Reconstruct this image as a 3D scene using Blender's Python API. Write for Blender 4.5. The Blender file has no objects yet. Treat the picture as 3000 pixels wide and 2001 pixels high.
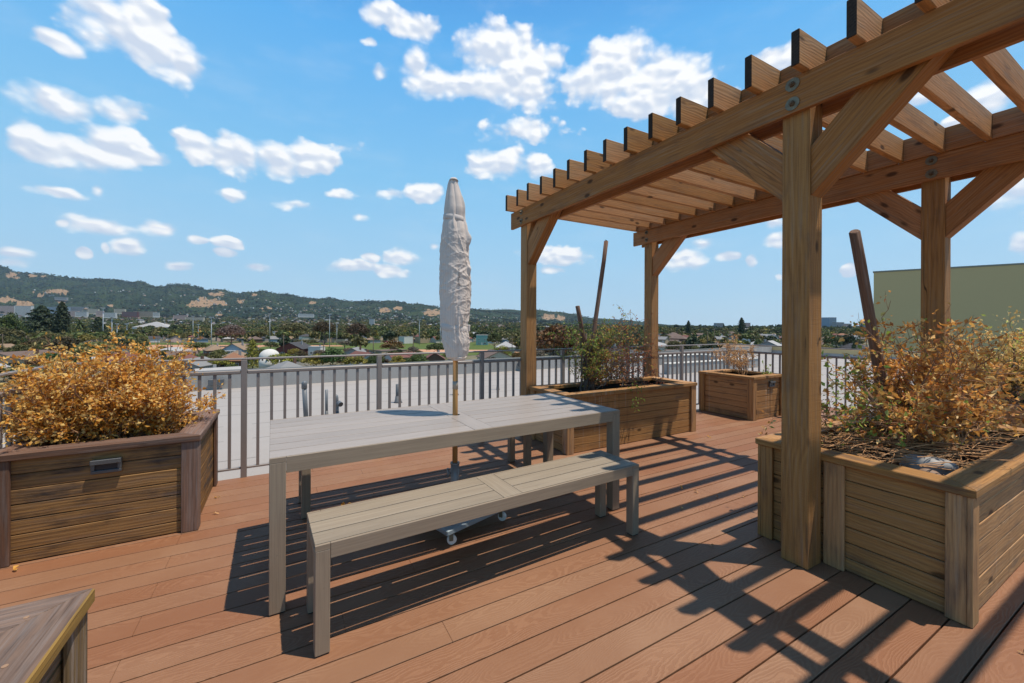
import bpy, math, random
import numpy as np
from mathutils import Vector, Matrix
R = math.radians
D = bpy.data
C = bpy.context.scene.collection

# ------------------------------------------------------------------ camera
SRC_F, YAW, PITCH, ROLL, CY = 1194.59, 0.51156, -0.00047, 0.00426, 953.62
EYE = 1.38
_fw = np.array([math.sin(YAW), math.cos(YAW), 0.]); _rt = np.array([math.cos(YAW), -math.sin(YAW), 0.]); _up = np.array([0, 0, 1.])
FW = _fw*math.cos(PITCH) + _up*math.sin(PITCH); _u2 = _up*math.cos(PITCH) - _fw*math.sin(PITCH)
RT = _rt*math.cos(ROLL) + _u2*math.sin(ROLL); UP = _u2*math.cos(ROLL) - _rt*math.sin(ROLL)
cam = D.objects.new('camera', D.cameras.new('camera')); C.objects.link(cam)
cam.matrix_world = Matrix(((RT[0], UP[0], -FW[0], 0), (RT[1], UP[1], -FW[1], 0), (RT[2], UP[2], -FW[2], EYE), (0, 0, 0, 1)))
cam.data.sensor_width = 36; cam.data.lens = SRC_F/3000*36
cam.data.shift_y = -(1000.5-CY)/3000
cam.data.clip_start = .05; cam.data.clip_end = 40000
bpy.context.scene.camera = cam

def ray(x, y):
    return FW*SRC_F + RT*(x-1500) - UP*(y-CY)
def at_z(x, y, z):                      # ground point seen at photo pixel
    d = ray(x, y); t = (z-EYE)/d[2]; return d[0]*t, d[1]*t
def at_d(x, d):                         # horizontal point at depth d in the direction of column x
    r = ray(x, CY); t = d/SRC_F; return r[0]*t, r[1]*t

# ------------------------------------------------------------------ sun, world, exposure
SUN = Vector((.257, -.210, 1.)).normalized()
sun = D.objects.new('sun', D.lights.new('sun', 'SUN')); C.objects.link(sun)
sun.data.energy = 5.0; sun.data.angle = R(.5); sun.data.color = (1, .92, .80)
sun.rotation_euler = SUN.to_track_quat('Z', 'Y').to_euler()
sc = bpy.context.scene
sc.view_settings.view_transform = 'Standard'; sc.view_settings.look = 'None'; sc.view_settings.gamma = 1
sc.view_settings.exposure = .0
sc.render.engine = 'CYCLES'
sc.cycles.max_bounces = 6; sc.cycles.diffuse_bounces = 2; sc.cycles.use_denoising = True

class NT:
    """tiny node-tree writer"""
    def __init__(s, tree):
        s.t = tree; tree.nodes.clear()
    def n(s, kind, **kw):
        nd = s.t.nodes.new(kind)
        ins = kw.pop('i', {})
        for k, v in kw.items(): setattr(nd, k, v)
        for k, v in ins.items():
            if hasattr(v, 'links') or isinstance(v, bpy.types.NodeSocket): s.t.links.new(v, nd.inputs[k])
            else: nd.inputs[k].default_value = v
        return nd
    def m(s, op, a, b=0., c=None, clamp=False):
        nd = s.t.nodes.new('ShaderNodeMath'); nd.operation = op; nd.use_clamp = clamp
        for k, v in enumerate((a, b) if c is None else (a, b, c)):
            if isinstance(v, bpy.types.NodeSocket): s.t.links.new(v, nd.inputs[k])
            else: nd.inputs[k].default_value = v
        return nd.outputs[0]
    def v(s, op, a, b=None, c=None, out=0):
        nd = s.t.nodes.new('ShaderNodeVectorMath'); nd.operation = op
        for k, v in enumerate((a, b, c)):
            if v is None: continue
            if isinstance(v, bpy.types.NodeSocket): s.t.links.new(v, nd.inputs[k])
            else: nd.inputs[k].default_value = v
        return nd.outputs[out]
    def noise(s, vec, scale, detail=3., rough=.55, dist=0., out='Fac'):
        nd = s.t.nodes.new('ShaderNodeTexNoise')
        s.t.links.new(vec, nd.inputs['Vector'])
        nd.inputs['Scale'].default_value = scale; nd.inputs['Detail'].default_value = detail
        nd.inputs['Roughness'].default_value = rough; nd.inputs['Distortion'].default_value = dist
        return nd.outputs[out]
    def ramp(s, fac, stops, interp='LINEAR'):
        nd = s.t.nodes.new('ShaderNodeValToRGB'); cr = nd.color_ramp; cr.interpolation = interp
        while len(cr.elements) < len(stops): cr.elements.new(.5)
        for e, (p, c) in zip(cr.elements, stops):
            e.position = p; e.color = tuple(c)+(1,) if len(c) == 3 else c
        s.t.links.new(fac, nd.inputs[0]); return nd.outputs[0]
    def mix(s, fac, a, b, blend='MIX'):
        nd = s.t.nodes.new('ShaderNodeMix'); nd.data_type = 'RGBA'; nd.blend_type = blend
        for k, v in ((0, fac), (6, a), (7, b)):
            if isinstance(v, bpy.types.NodeSocket): s.t.links.new(v, nd.inputs[k])
            else: nd.inputs[k].default_value = v if k == 0 or len(v) == 4 else tuple(v)+(1,)
        return nd.outputs[2]
    def smooth(s, x, a, b, lo=0., hi=1.):
        nd = s.t.nodes.new('ShaderNodeMapRange'); nd.interpolation_type = 'SMOOTHSTEP'
        s.t.links.new(x, nd.inputs[0])
        for k, v in zip((1, 2, 3, 4), (a, b, lo, hi)): nd.inputs[k].default_value = v
        return nd.outputs[0]

# clouds seen in the photo: pixel centre, half sizes, density
CLOUDS = [(357,82,127,72,1),(447,141,100,66,1),(521,185,58,60,1),(179,122,60,26,.8),(283,25,62,40,.9),(410,60,80,60,1),(300,110,60,40,.8),
 (164,305,112,40,.75),(357,335,67,36,.7),(90,417,60,46,1),(223,444,95,40,1),(357,430,92,54,1),(410,455,60,30,1),
 (588,432,66,38,.9),(692,458,75,48,.95),(819,470,60,44,.95),(916,462,66,45,.95),(540,425,30,26,.7),
 (1123,45,52,34,1),(1196,74,75,34,1),(1082,122,18,12,.7),(1220,190,32,48,.9),(1270,240,72,44,1),(1458,147,98,72,1.1),(1524,213,92,86,1.1),(1440,250,95,44,1),(1360,250,80,36,1),(1622,172,40,38,.6),(1570,260,50,60,.9),
 (1810,190,92,76,1.1),(1925,237,120,72,1.1),(1720,237,66,55,.9),(1890,300,100,45,1),(2015,262,80,60,1.1),(1790,270,60,40,.8),(2080,300,50,40,.8),
 (1106,213,20,20,.6),(1458,483,74,40,.95),(1573,487,38,32,.95),(1532,380,98,28,.5),(1245,565,42,26,.9),(1139,569,41,14,.6),(1057,634,20,10,.6),
 (174,655,18,11,.8),(280,662,88,27,1),(242,737,20,14,.9),(305,724,12,13,.8),(372,722,46,24,1),(469,671,44,20,1),(580,703,26,13,.9),(667,711,38,17,.9),(658,744,28,14,.9),(522,783,31,13,.9),(745,783,36,11,.75),
 (39,740,55,16,.75),(39,768,50,18,.6),(1088,756,26,12,.8),(1185,757,46,22,1),(1035,782,56,17,.8),(1146,798,48,17,.9),(1276,724,18,12,.8),(290,556,20,16,.55),(677,572,33,16,.45),(1000,570,50,12,.35),
 (1634,750,84,25,1),(1623,790,38,10,.75),(2008,756,48,30,1),(2069,717,34,19,.75),(2125,751,30,13,.85),(2194,764,13,14,.85),(2270,706,33,20,1),(2270,653,30,15,.75),(2278,810,12,10,.85),(2493,795,18,18,.95),
 (2984,712,30,26,.65),(2905,285,62,45,1.1),(2690,287,42,24,.7),(2795,357,28,16,.9),(2261,178,46,40,1),(2980,560,70,50,.5),(2330,160,40,40,.9),(1000,430,40,14,.35),(860,600,40,12,.3),(150,560,70,12,.35)]
w = D.worlds.new('World'); sc.world = w; w.use_nodes = True
T = NT(w.node_tree)
tc = T.n('ShaderNodeTexCoord').outputs['Generated']
sky = T.n('ShaderNodeTexSky', sky_type='NISHITA', sun_disc=False, sun_elevation=math.asin(SUN.z), sun_rotation=math.atan2(SUN.x, SUN.y),
          altitude=50, air_density=1.0, dust_density=.6, ozone_density=1.6)
sep = T.n('ShaderNodeSeparateXYZ', i={0: tc})
grad = T.ramp(sep.outputs[2], [(0., (4.9, 6.7, 8.1)), (.06, (4.3, 6.5, 8.2)), (.15, (3.5, 6.1, 8.3)), (.33, (2.2, 5.3, 8.3)), (.56, (1.05, 4.1, 8.2)), (.70, (.5, 2.5, 6.6)), (.85, (.28, 1.1, 3.2)), (1., (.22, .8, 2.4))])  # top stops, above the view, darkened to cut the ambient light
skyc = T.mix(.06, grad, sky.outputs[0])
az = T.m('ARCTAN2', sep.outputs[0], sep.outputs[1]); el = T.m('ARCSINE', sep.outputs[2])
P0 = T.n('ShaderNodeCombineXYZ', i={0: az, 1: el, 2: 0.}).outputs[0]
warp = T.noise(P0, 9., 2., .55, out='Color'); warp.node.noise_dimensions = '2D'
P1 = T.v('MULTIPLY_ADD', T.v('SUBTRACT', warp, (.5, .5, .5)), (.024, .016, 0), P0)
def azel(x, y):
    d = ray(x, y); return math.atan2(d[0], d[1]), math.asin(d[2]/np.linalg.norm(d))
acc = acc2 = None
for (cx, cy, rx, ry, dn) in CLOUDS:
    a0, e0 = azel(cx, cy); a1, _ = azel(cx+rx, cy); _, e1 = azel(cx, cy-ry)
    sx, sy = 1/(abs(a1-a0)*1.42), 1/(abs(e1-e0)*1.42)
    q = T.v('MULTIPLY_ADD', P1, (sx, sy, 0), (-a0*sx, -e0*sy, 0))
    ln = T.v('LENGTH', q, out=1)
    f = T.m('MULTIPLY_ADD', ln, -dn, dn)
    acc = f if acc is None else T.m('SMOOTH_MAX', acc, f, .12)
    if rx*ry > 400:
        f2 = T.m('MULTIPLY_ADD', T.v('DISTANCE', q, (0, .34, 0), out=1), -dn, dn); acc2 = f2 if acc2 is None else T.m('SMOOTH_MAX', acc2, f2, .12)
Pn = T.v('MULTIPLY', P0, (1, 1.5, 1))
n1 = T.noise(Pn, 17., 7., .55); n1.node.noise_dimensions = '2D'
def puff(vec, sc_):
    nd = T.n('ShaderNodeTexVoronoi', voronoi_dimensions='2D', feature='SMOOTH_F1', i={'Vector': vec, 'Scale': sc_, 'Smoothness': .6}); return nd.outputs['Distance']
Pw = T.v('MULTIPLY_ADD', T.v('SUBTRACT', warp, (.5, .5, .5)), (.03, .03, 0), Pn)
Po = T.v('ADD', Pw, (.004, .011, 0))
va, vb, vc = puff(Pw, 15.), puff(Pw, 34.), puff(Pw, 80.)
oa, ob = puff(Po, 15.), puff(Po, 34.)
pf = T.m('ADD', T.m('MULTIPLY_ADD', va, -.62, .27), T.m('ADD', T.m('MULTIPLY_ADD', vb, -.36, .145), T.m('MULTIPLY_ADD', vc, -.14, .05)))
fld = T.m('ADD', T.m('MULTIPLY_ADD', acc, 1.35, .03), T.m('ADD', pf, T.m('MULTIPLY_ADD', n1, .7, -.35)))
sn_ = T.noise(P0, 8., 3.); sn_.node.noise_dimensions = '2D'; soft = T.smooth(sn_, .35, .6)
mask = T.m('ADD', T.m('MULTIPLY', T.smooth(fld, .05, .45), T.m('SUBTRACT', 1., soft)), T.m('MULTIPLY', T.smooth(fld, .0, .85), soft))
topl = T.smooth(T.m('SUBTRACT', acc2, acc), -.22, .18)
lit = T.m('ADD', T.m('MULTIPLY', T.m('SUBTRACT', oa, va), 2.2), T.m('MULTIPLY', T.m('SUBTRACT', ob, vb), 1.1))
lit2 = T.m('ADD', T.m('ADD', T.m('MULTIPLY', topl, .55), T.m('MULTIPLY', T.smooth(fld, .1, .8), .22)), T.m('ADD', lit, .12), clamp=True)
ccol = T.ramp(lit2, [(.0, (5.9, 6.6, 7.8)), (.35, (7.0, 7.5, 8.3)), (.6, (8.2, 8.4, 8.8)), (.85, (9.4, 9.4, 9.4))])
# a thin whitish veil over the lower sky
veil = T.m('MULTIPLY', T.smooth(T.noise(T.v('MULTIPLY', P0, (1, 3, 1)), 5., 5., .6), .45, .8), .14)
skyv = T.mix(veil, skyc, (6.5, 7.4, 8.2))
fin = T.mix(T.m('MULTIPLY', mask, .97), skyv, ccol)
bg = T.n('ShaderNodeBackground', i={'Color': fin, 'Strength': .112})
T.n('ShaderNodeOutputWorld', i={'Surface': bg.outputs[0]})
w.cycles.sampling_method = 'MANUAL'; w.cycles.sample_map_resolution = 512

# ------------------------------------------------------------------ object helpers
def tag(o, label=None, cat=None, group=None, kind=None):
    if label: o['label'] = label
    if cat: o['category'] = cat
    if group: o['group'] = group
    if kind: o['kind'] = kind
    return o
def empty(name, loc=(0, 0, 0), rz=0., label=None, cat=None, group=None):
    o = D.objects.new(name, None); C.objects.link(o); o.location = loc; o.rotation_euler = (0, 0, rz); o.empty_display_size = .1
    return tag(o, label, cat, group)
KIDS = {}
def link(name, me, parent=None):
    o = D.objects.new(name, me); C.objects.link(o)
    if parent is not None:
        o.parent = parent; KIDS.setdefault(parent.name, []).append(o)
    return o
def mesh_np(name, V, F, mat=None, attrs=None, smooth=False):
    """V (n,3), F (m,k) constant-size faces"""
    me = D.meshes.new(name); V = np.asarray(V, np.float32); F = np.asarray(F, np.int32); k = F.shape[1]
    me.vertices.add(len(V)); me.vertices.foreach_set('co', V.ravel())
    me.loops.add(F.size); me.loops.foreach_set('vertex_index', F.ravel())
    me.polygons.add(len(F)); me.polygons.foreach_set('loop_start', np.arange(0, F.size, k, dtype=np.int32))
    me.update(calc_edges=True)
    for an, (dom, ty, data) in (attrs or {}).items():
        a = me.attributes.new(an, ty, dom)
        a.data.foreach_set('vector' if ty == 'FLOAT_VECTOR' else 'value', np.asarray(data, np.float32).ravel())
    if smooth: me.polygons.foreach_set('use_smooth', np.ones(len(F), bool))
    if mat:
        for m_ in (mat if isinstance(mat, (list, tuple)) else [mat]): me.materials.append(m_)
    me.validate(); return me
rng = random.Random(7)
class MB:
    """collects planks / tubes into one mesh, with a grain coordinate (gc) on every vertex"""
    def __init__(s): s.V = []; s.F = []; s.G = []; s.S = []; s.M = []
    def add(s, V, F, G=None, smooth=False, mi=0):
        b = len(s.V); s.V += [tuple(v) for v in V]; s.F += [tuple(b+i for i in f) for f in F]
        s.G += [tuple(g) for g in (G if G is not None else V)]; s.S += [smooth]*len(F); s.M += [mi]*len(F)
    def plank(s, c, ax, dims, ch=.002, mi=0, cut=None):
        """c centre; ax 3 unit vectors (length,width,thickness); dims full sizes; cut=(neg,pos) mitre shifts of the ends per unit width"""
        L, W_, T_ = [np.array(a, float) for a in ax]; l, w_, t = [d/2 for d in dims]; c = np.array(c, float)
        ch = min(ch, l*.4, w_*.4, t*.4); off = (rng.random()*40, rng.random()*40, rng.random()*40)
        idx = {}; V = []; G = []
        for a in (-1, 1):
            for b in (-1, 1):
                for d in (-1, 1):
                    for k in range(3):
                        x, y, z = a*l, b*w_, d*t
                        x -= a*ch*(k != 0); y -= b*ch*(k != 1); z -= d*ch*(k != 2)
                        if cut: x += (cut[0] if a < 0 else cut[1])*y
                        idx[(a, b, d, k)] = len(V); V.append(c+L*x+W_*y+T_*z); G.append((x+off[0], y+off[1], z+off[2]))
        F = []
        def q(*ks): F.append([idx[k] for k in ks])
        for a in (-1, 1):
            f = [(a, -1, -1, 0), (a, 1, -1, 0), (a, 1, 1, 0), (a, -1, 1, 0)]; q(*(f if a > 0 else f[::-1]))
            f = [(-1, a, -1, 1), (-1, a, 1, 1), (1, a, 1, 1), (1, a, -1, 1)]; q(*(f if a > 0 else f[::-1]))
            f = [(-1, -1, a, 2), (1, -1, a, 2), (1, 1, a, 2), (-1, 1, a, 2)]; q(*(f if a > 0 else f[::-1]))
        for b in (-1, 1):
            for d in (-1, 1):
                f = [(-1, b, d, 1), (1, b, d, 1), (1, b, d, 2), (-1, b, d, 2)]; q(*(f if b*d < 0 else f[::-1]))
                f = [(b, -1, d, 2), (b, 1, d, 2), (b, 1, d, 0), (b, -1, d, 0)]; q(*(f if b*d < 0 else f[::-1]))
                f = [(b, d, -1, 0), (b, d, 1, 0), (b, d, 1, 1), (b, d, -1, 1)]; q(*(f if b*d < 0 else f[::-1]))
        for a in (-1, 1):
            for b in (-1, 1):
                for d in (-1, 1):
                    f = [(a, b, d, 0), (a, b, d, 1), (a, b, d, 2)]; q(*(f if a*b*d > 0 else f[::-1]))
        s.add(V, F, G, mi=mi)
    def box(s, x0, x1, y0, y1, z0, z1, grain='x', ch=.002, mi=0):
        c = ((x0+x1)/2, (y0+y1)/2, (z0+z1)/2); dx, dy, dz = x1-x0, y1-y0, z1-z0
        X, Y, Z = (1, 0, 0), (0, 1, 0), (0, 0, 1)
        if grain == 'x': ax, dm = ((X, Y, Z), (dx, dy, dz)) if dy >= dz else ((X, Z, Y), (dx, dz, dy))
        elif grain == 'y': ax, dm = ((Y, X, Z), (dy, dx, dz)) if dx >= dz else ((Y, Z, X), (dy, dz, dx))
        else: ax, dm = ((Z, X, Y), (dz, dx, dy)) if dx >= dy else ((Z, Y, X), (dz, dy, dx))
        if np.dot(np.cross(ax[0], ax[1]), ax[2]) < 0: ax = (tuple(-np.array(ax[0])), ax[1], ax[2])
        s.plank(c, ax, dm, ch, mi)
    def tube(s, pts, rad, n=12, cap=True, smooth=True, mi=0):
        pts = [np.array(p, float) for p in pts]; rad = rad if isinstance(rad, (list, tuple)) else [rad]*len(pts)
        V = []; G = []; off = rng.random()*30; acc_ = 0.
        for i, p in enumerate(pts):
            d = pts[min(i+1, len(pts)-1)]-pts[max(i-1, 0)]; d /= np.linalg.norm(d)
            a = np.cross(d, (0, 0, 1.) if abs(d[2]) < .9 else (1., 0, 0)); a /= np.linalg.norm(a); b = np.cross(d, a)
            if i: acc_ += np.linalg.norm(p-pts[i-1])
            for k in range(n):
                t = 2*math.pi*k/n; V.append(p+(a*math.cos(t)+b*math.sin(t))*rad[i]); G.append((acc_+off, rad[i]*math.cos(t)*1.2+off, rad[i]*math.sin(t)*1.2))
        F = [[i*n+k, i*n+(k+1) % n, (i+1)*n+(k+1) % n, (i+1)*n+k][::-1] for i in range(len(pts)-1) for k in range(n)]
        s.add(V, F, G, smooth, mi)
        if cap:
            b = len(s.V)-len(V)
            s.F.append(tuple(b+k for k in range(n))); s.F.append(tuple(b+(len(pts)-1)*n+k for k in range(n))[::-1]); s.S += [False]*2; s.M += [mi]*2
    def quad(s, a, b, c, d, mi=0): s.add([a, b, c, d], [[0, 1, 2, 3]], mi=mi)
    def mesh(s, name, mats):
        me = D.meshes.new(name); me.from_pydata(s.V, [], s.F); me.update()
        a = me.attributes.new('gc', 'FLOAT_VECTOR', 'POINT'); a.data.foreach_set('vector', np.array(s.G, np.float32).ravel())
        me.polygons.foreach_set('use_smooth', np.array(s.S, bool)); me.polygons.foreach_set('material_index', np.array(s.M, np.int32))
        for m_ in (mats if isinstance(mats, (list, tuple)) else [mats]): me.materials.append(m_)
        return me
    def build(s, name, mats, parent=None): return link(name, s.mesh(name, mats), parent)
def one(fn, name, mat, parent=None):
    m_ = MB(); fn(m_); return m_.build(name, mat, parent)

# ------------------------------------------------------------------ materials
def new_mat(name):
    m_ = D.materials.new(name); m_.use_nodes = True; return m_, NT(m_.node_tree)
def finish(T, col, rough=.6, metal=0., bump=None, bstr=.3, bdist=.01, spec=.5, **extra):
    i = {'Base Color': col, 'Roughness': rough, 'Metallic': metal, 'Specular IOR Level': spec}; i.update(extra)
    if bump is not None:
        i['Normal'] = T.n('ShaderNodeBump', i={'Height': bump, 'Strength': bstr, 'Distance': bdist}).outputs[0]
    p = T.n('ShaderNodeBsdfPrincipled', i=i); T.n('ShaderNodeOutputMaterial', i={'Surface': p.outputs[0]}); return p
def plain(name, col, rough=.6, metal=0., var=.12, scale=20., spec=.5, bump=.0):
    m_, T = new_mat(name); oc = T.n('ShaderNodeTexCoord').outputs['Object']
    n = T.noise(oc, scale, 4.); c = T.mix(n, tuple(x*(1-var) for x in col), tuple(min(1, x*(1+var)) for x in col))
    finish(T, c, rough, metal, bump=n if bump else None, bstr=bump, spec=spec); return m_

def wood(name, light, dark, stain, stain_amt=.4, knots=.5, rough=.72, bump=.35, grey=None, grey_amt=0., saw=0., fine=1., crack=.35, ringamt=.16, drip=0.):
    m_, T = new_mat(name)
    gc = T.n('ShaderNodeAttribute', attribute_name='gc').outputs['Vector']
    # slow bending of the grain, knots
    big = T.noise(T.v('MULTIPLY', gc, (1.1, 7, 7)), 1., 2., .5)
    kv = T.n('ShaderNodeTexVoronoi', i={'Vector': T.v('MULTIPLY', gc, (3.6, 8., 2.)), 'Scale': 1., 'Randomness': 1.})
    kd = kv.outputs['Distance']; kr = T.n('ShaderNodeSeparateColor', i={0: kv.outputs['Color']}).outputs[0]
    has = T.m('GREATER_THAN', kr, 1-knots)
    knot = T.m('MULTIPLY', T.smooth(kd, .09, .20, 1., 0.), has)
    halo = T.m('MULTIPLY', T.smooth(kd, .08, .55, 1., 0.), has)
    sp = T.n('ShaderNodeSeparateXYZ', i={0: gc})
    ph = T.m('ADD', T.m('MULTIPLY', big, 26.), T.m('MULTIPLY', halo, 7.))
    ph = T.m('ADD', ph, T.m('MULTIPLY', T.m('ADD', sp.outputs[1], T.m('MULTIPLY', sp.outputs[2], .6)), 330.*fine))
    ring = T.m('MULTIPLY_ADD', T.m('SINE', ph), .5, .5)
    fib = T.noise(T.v('MULTIPLY', gc, (4, 190, 190)), 1., 3., .65)
    fib2 = T.noise(T.v('MULTIPLY', gc, (2.2, 62, 62)), 1., 5., .65)
    f = T.m('ADD', T.m('MULTIPLY', ring, ringamt), T.m('ADD', T.m('MULTIPLY', fib2, .55), T.m('MULTIPLY', fib, .45-ringamt)))
    c = T.mix(T.smooth(f, .25, .85), light, dark)
    c = T.mix(T.m('MULTIPLY', T.smooth(fib, .5, .72), .45), c, tuple(x*.45 for x in dark))
    st = T.noise(T.v('MULTIPLY', gc, (1.7, 14, 14)), 1., 6., .68)
    oc = T.n('ShaderNodeTexCoord').outputs['Object']
    st2 = T.noise(oc, 3.1, 4., .6)
    sm = T.smooth(T.m('ADD', st, T.m('MULTIPLY', st2, .6)), .78, 1.05)
    c = T.mix(T.m('MULTIPLY', sm, stain_amt), c, stain)
    if grey is not None:
        g = T.smooth(T.noise(T.v('MULTIPLY', gc, (2.3, 60, 60)), 1., 6., .7), .5-.16*grey_amt, .72)
        c = T.mix(T.m('MULTIPLY', g, min(1., .35+grey_amt*.5)), c, grey)
    c = T.mix(T.m('MULTIPLY', knot, .85), c, tuple(x*.22 for x in dark))
    ck = T.m('ABSOLUTE', T.m('SUBTRACT', T.noise(T.v('MULTIPLY', gc, (.55, 8, 8)), 1., 2., .5), .5))
    ck = T.m('MULTIPLY', T.m('MULTIPLY', T.smooth(ck, .001, .006, 1., 0.), T.smooth(T.noise(T.v('MULTIPLY', gc, (1.3, 3, 3)), 1., 1.), .5, .6)), crack)
    c = T.mix(ck, c, (.015, .01, .008))
    bh = T.m('ADD', T.m('MULTIPLY', fib, .5), T.m('ADD', T.m('MULTIPLY', ring, .22), T.m('MULTIPLY', knot, -.6)))
    if saw:
        sw = T.noise(T.v('MULTIPLY', gc, (260, 6, 6)), 1., 2., .5)
        bh = T.m('ADD', bh, T.m('MULTIPLY', sw, saw)); c = T.mix(T.m('MULTIPLY', T.smooth(sw, .5, .8), .25*saw), c, tuple(x*.55 for x in dark))
    if drip:
        dn = T.noise(T.v('MULTIPLY', oc, (26, 26, .7)), 1., 4., .6); dm = T.smooth(T.noise(T.v('MULTIPLY', oc, (1.6, 1.6, .5)), 1., 2.), .48, .62)
        c = T.mix(T.m('MULTIPLY', T.m('MULTIPLY', T.smooth(dn, .56, .66), dm), drip), c, (.05, .04, .035)); c = T.mix(T.m('MULTIPLY', T.m('MULTIPLY', T.smooth(dn, .44, .36), dm), drip*.6), c, (.50, .46, .40))
    # per-part tint
    ri = T.n('ShaderNodeObjectInfo').outputs['Random']
    hs = T.n('ShaderNodeHueSaturation', i={'Color': c, 'Value': T.m('MULTIPLY_ADD', ri, .36, .82), 'Saturation': T.m('MULTIPLY_ADD', ri, -.14, 1.07)}).outputs[0]
    finish(T, hs, rough, bump=bh, bstr=bump, bdist=.006, spec=.25); return m_

WOOD_PERG = wood('pergola_timber', (.45, .198, .068), (.26, .103, .036), (.09, .06, .045), .45, .75, saw=0.0, grey=(.34, .27, .19), grey_amt=.15)
WOOD_RAFT = wood('rafter_timber', (.53, .255, .09), (.30, .135, .045), (.12, .08, .055), .45, .75, grey=(.38, .28, .18), grey_amt=.15)
WOOD_POST = wood('rough_sawn_post', (.46, .235, .09), (.27, .126, .048), (.09, .065, .05), .5, .22, saw=.7, crack=.8, grey=(.35, .28, .2), grey_amt=.2)
WOOD_END = wood('dark_end_grain', (.05, .035, .026), (.022, .016, .013), (.015, .012, .01), .4, .0, rough=.9)
WOOD_MID = wood('planter_cedar', (.46, .24, .09), (.275, .132, .05), (.075, .055, .045), .6, .65, grey=(.36, .28, .19), grey_amt=.0, drip=.4)
WOOD_DARK = wood('weathered_planter', (.34, .175, .055), (.14, .072, .028), (.03, .024, .022), .95, .3, grey=(.17, .13, .11), grey_amt=.25)
WOOD_DARKCAP = wood('weathered_cap', (.20, .105, .066), (.09, .05, .034), (.07, .055, .05), .55, .12, grey=(.24, .19, .165), grey_amt=.5)
WOOD_GREY = wood('greyed_cap', (.20, .125, .085), (.085, .054, .040), (.05, .04, .038), .8, .5, grey=(.22, .185, .165), grey_amt=.3, fine=.7)
WOOD_NEAR = wood('near_planter_boards', (.24, .155, .06), (.12, .08, .045), (.06, .055, .05), .7, .2, grey=(.34, .3, .28), grey_amt=.55)
WOOD_GOLD = wood('golden_edge', (.36, .21, .05), (.20, .12, .035), (.12, .09, .06), .5, .1)
WOOD_STAKE = wood('stake_wood', (.20, .11, .07), (.11, .06, .042), (.06, .045, .04), .4, .1, grey=(.28, .22, .2), grey_amt=.3)
BAMBOO = wood('varnished_pole', (.45, .22, .055), (.28, .12, .035), (.3, .15, .05), .2, .0, rough=.35, bump=.1)

def deck_mat():
    m_, T = new_mat('composite_decking')
    gc = T.n('ShaderNodeAttribute', attribute_name='gc').outputs['Vector']
    sp = T.n('ShaderNodeSeparateXYZ', i={0: gc})
    pid = T.n('ShaderNodeAttribute', attribute_name='pid').outputs['Fac']
    flow = T.noise(T.v('MULTIPLY', gc, (1.5, 3.0, 1)), 1., 1.5, .5)
    ctr = T.m('MULTIPLY_ADD', T.m('FRACT', T.m('MULTIPLY', pid, 7.3)), .06, -.03)
    yy = T.m('ADD', sp.outputs[1], ctr)
    par = T.m('MULTIPLY', T.m('POWER', T.m('ABSOLUTE', T.m('DIVIDE', yy, .07)), 1.35), 3.4)
    wob = T.m('MULTIPLY', T.noise(T.v('MULTIPLY', gc, (16, 50, 1)), 1., 3., .6), 1.5)
    ph = T.m('ADD', T.m('ADD', T.m('MULTIPLY', flow, 26.), par), wob)
    ln = T.m('MULTIPLY_ADD', T.m('SINE', T.m('MULTIPLY', ph, 7.5)), .5, .5)
    fade = T.smooth(T.noise(T.v('MULTIPLY', gc, (.9, 5, 1)), 1., 2.), .3, .62)
    grain = T.m('MULTIPLY', T.smooth(ln, .35, .95), fade)
    fine = T.noise(T.v('MULTIPLY', gc, (30, 260, 1)), 1., 3., .6)
    oc = T.n('ShaderNodeTexCoord').outputs['Object']
    wear = T.noise(oc, 1.3, 5., .6); wear2 = T.noise(oc, 14., 5., .65)
    c = T.mix(T.m('MULTIPLY', grain, .55), (.235, .103, .048), (.305, .148, .075))
    c = T.mix(T.m('MULTIPLY', T.smooth(fine, .4, .75), .35), c, (.23, .108, .056))
    c = T.mix(T.m('MULTIPLY', T.smooth(wear, .42, .72), .3), c, (.37, .205, .115))
    c = T.mix(T.m('MULTIPLY', T.smooth(wear2, .62, .8), .3), c, (.27, .14, .09))
    # bird droppings / scuffs: small pale specks
    vor = T.n('ShaderNodeTexVoronoi', i={'Vector': oc, 'Scale': 2.3, 'Randomness': 1.})
    spk = T.m('MULTIPLY', T.smooth(T.m('ADD', vor.outputs['Distance'], T.m('MULTIPLY', T.noise(oc, 60., 2.), .05)), .03, .042, 1., 0.), T.m('GREATER_THAN', T.n('ShaderNodeSeparateColor', i={0: vor.outputs['Color']}).outputs[0], .55))
    c = T.mix(T.m('MULTIPLY', spk, .75), c, (.7, .66, .62))
    hs = T.n('ShaderNodeHueSaturation', i={'Color': c, 'Value': T.m('MULTIPLY_ADD', pid, .09, .95), 'Saturation': T.m('MULTIPLY_ADD', pid, -.1, 1.04), 'Hue': T.m('MULTIPLY_ADD', pid, .008, .496)}).outputs[0]
    finish(T, hs, .62, bump=T.m('ADD', T.m('MULTIPLY', grain, .8), T.m('MULTIPLY', fine, .45)), bstr=.38, bdist=.003, spec=.35); return m_
DECK = deck_mat()

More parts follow.
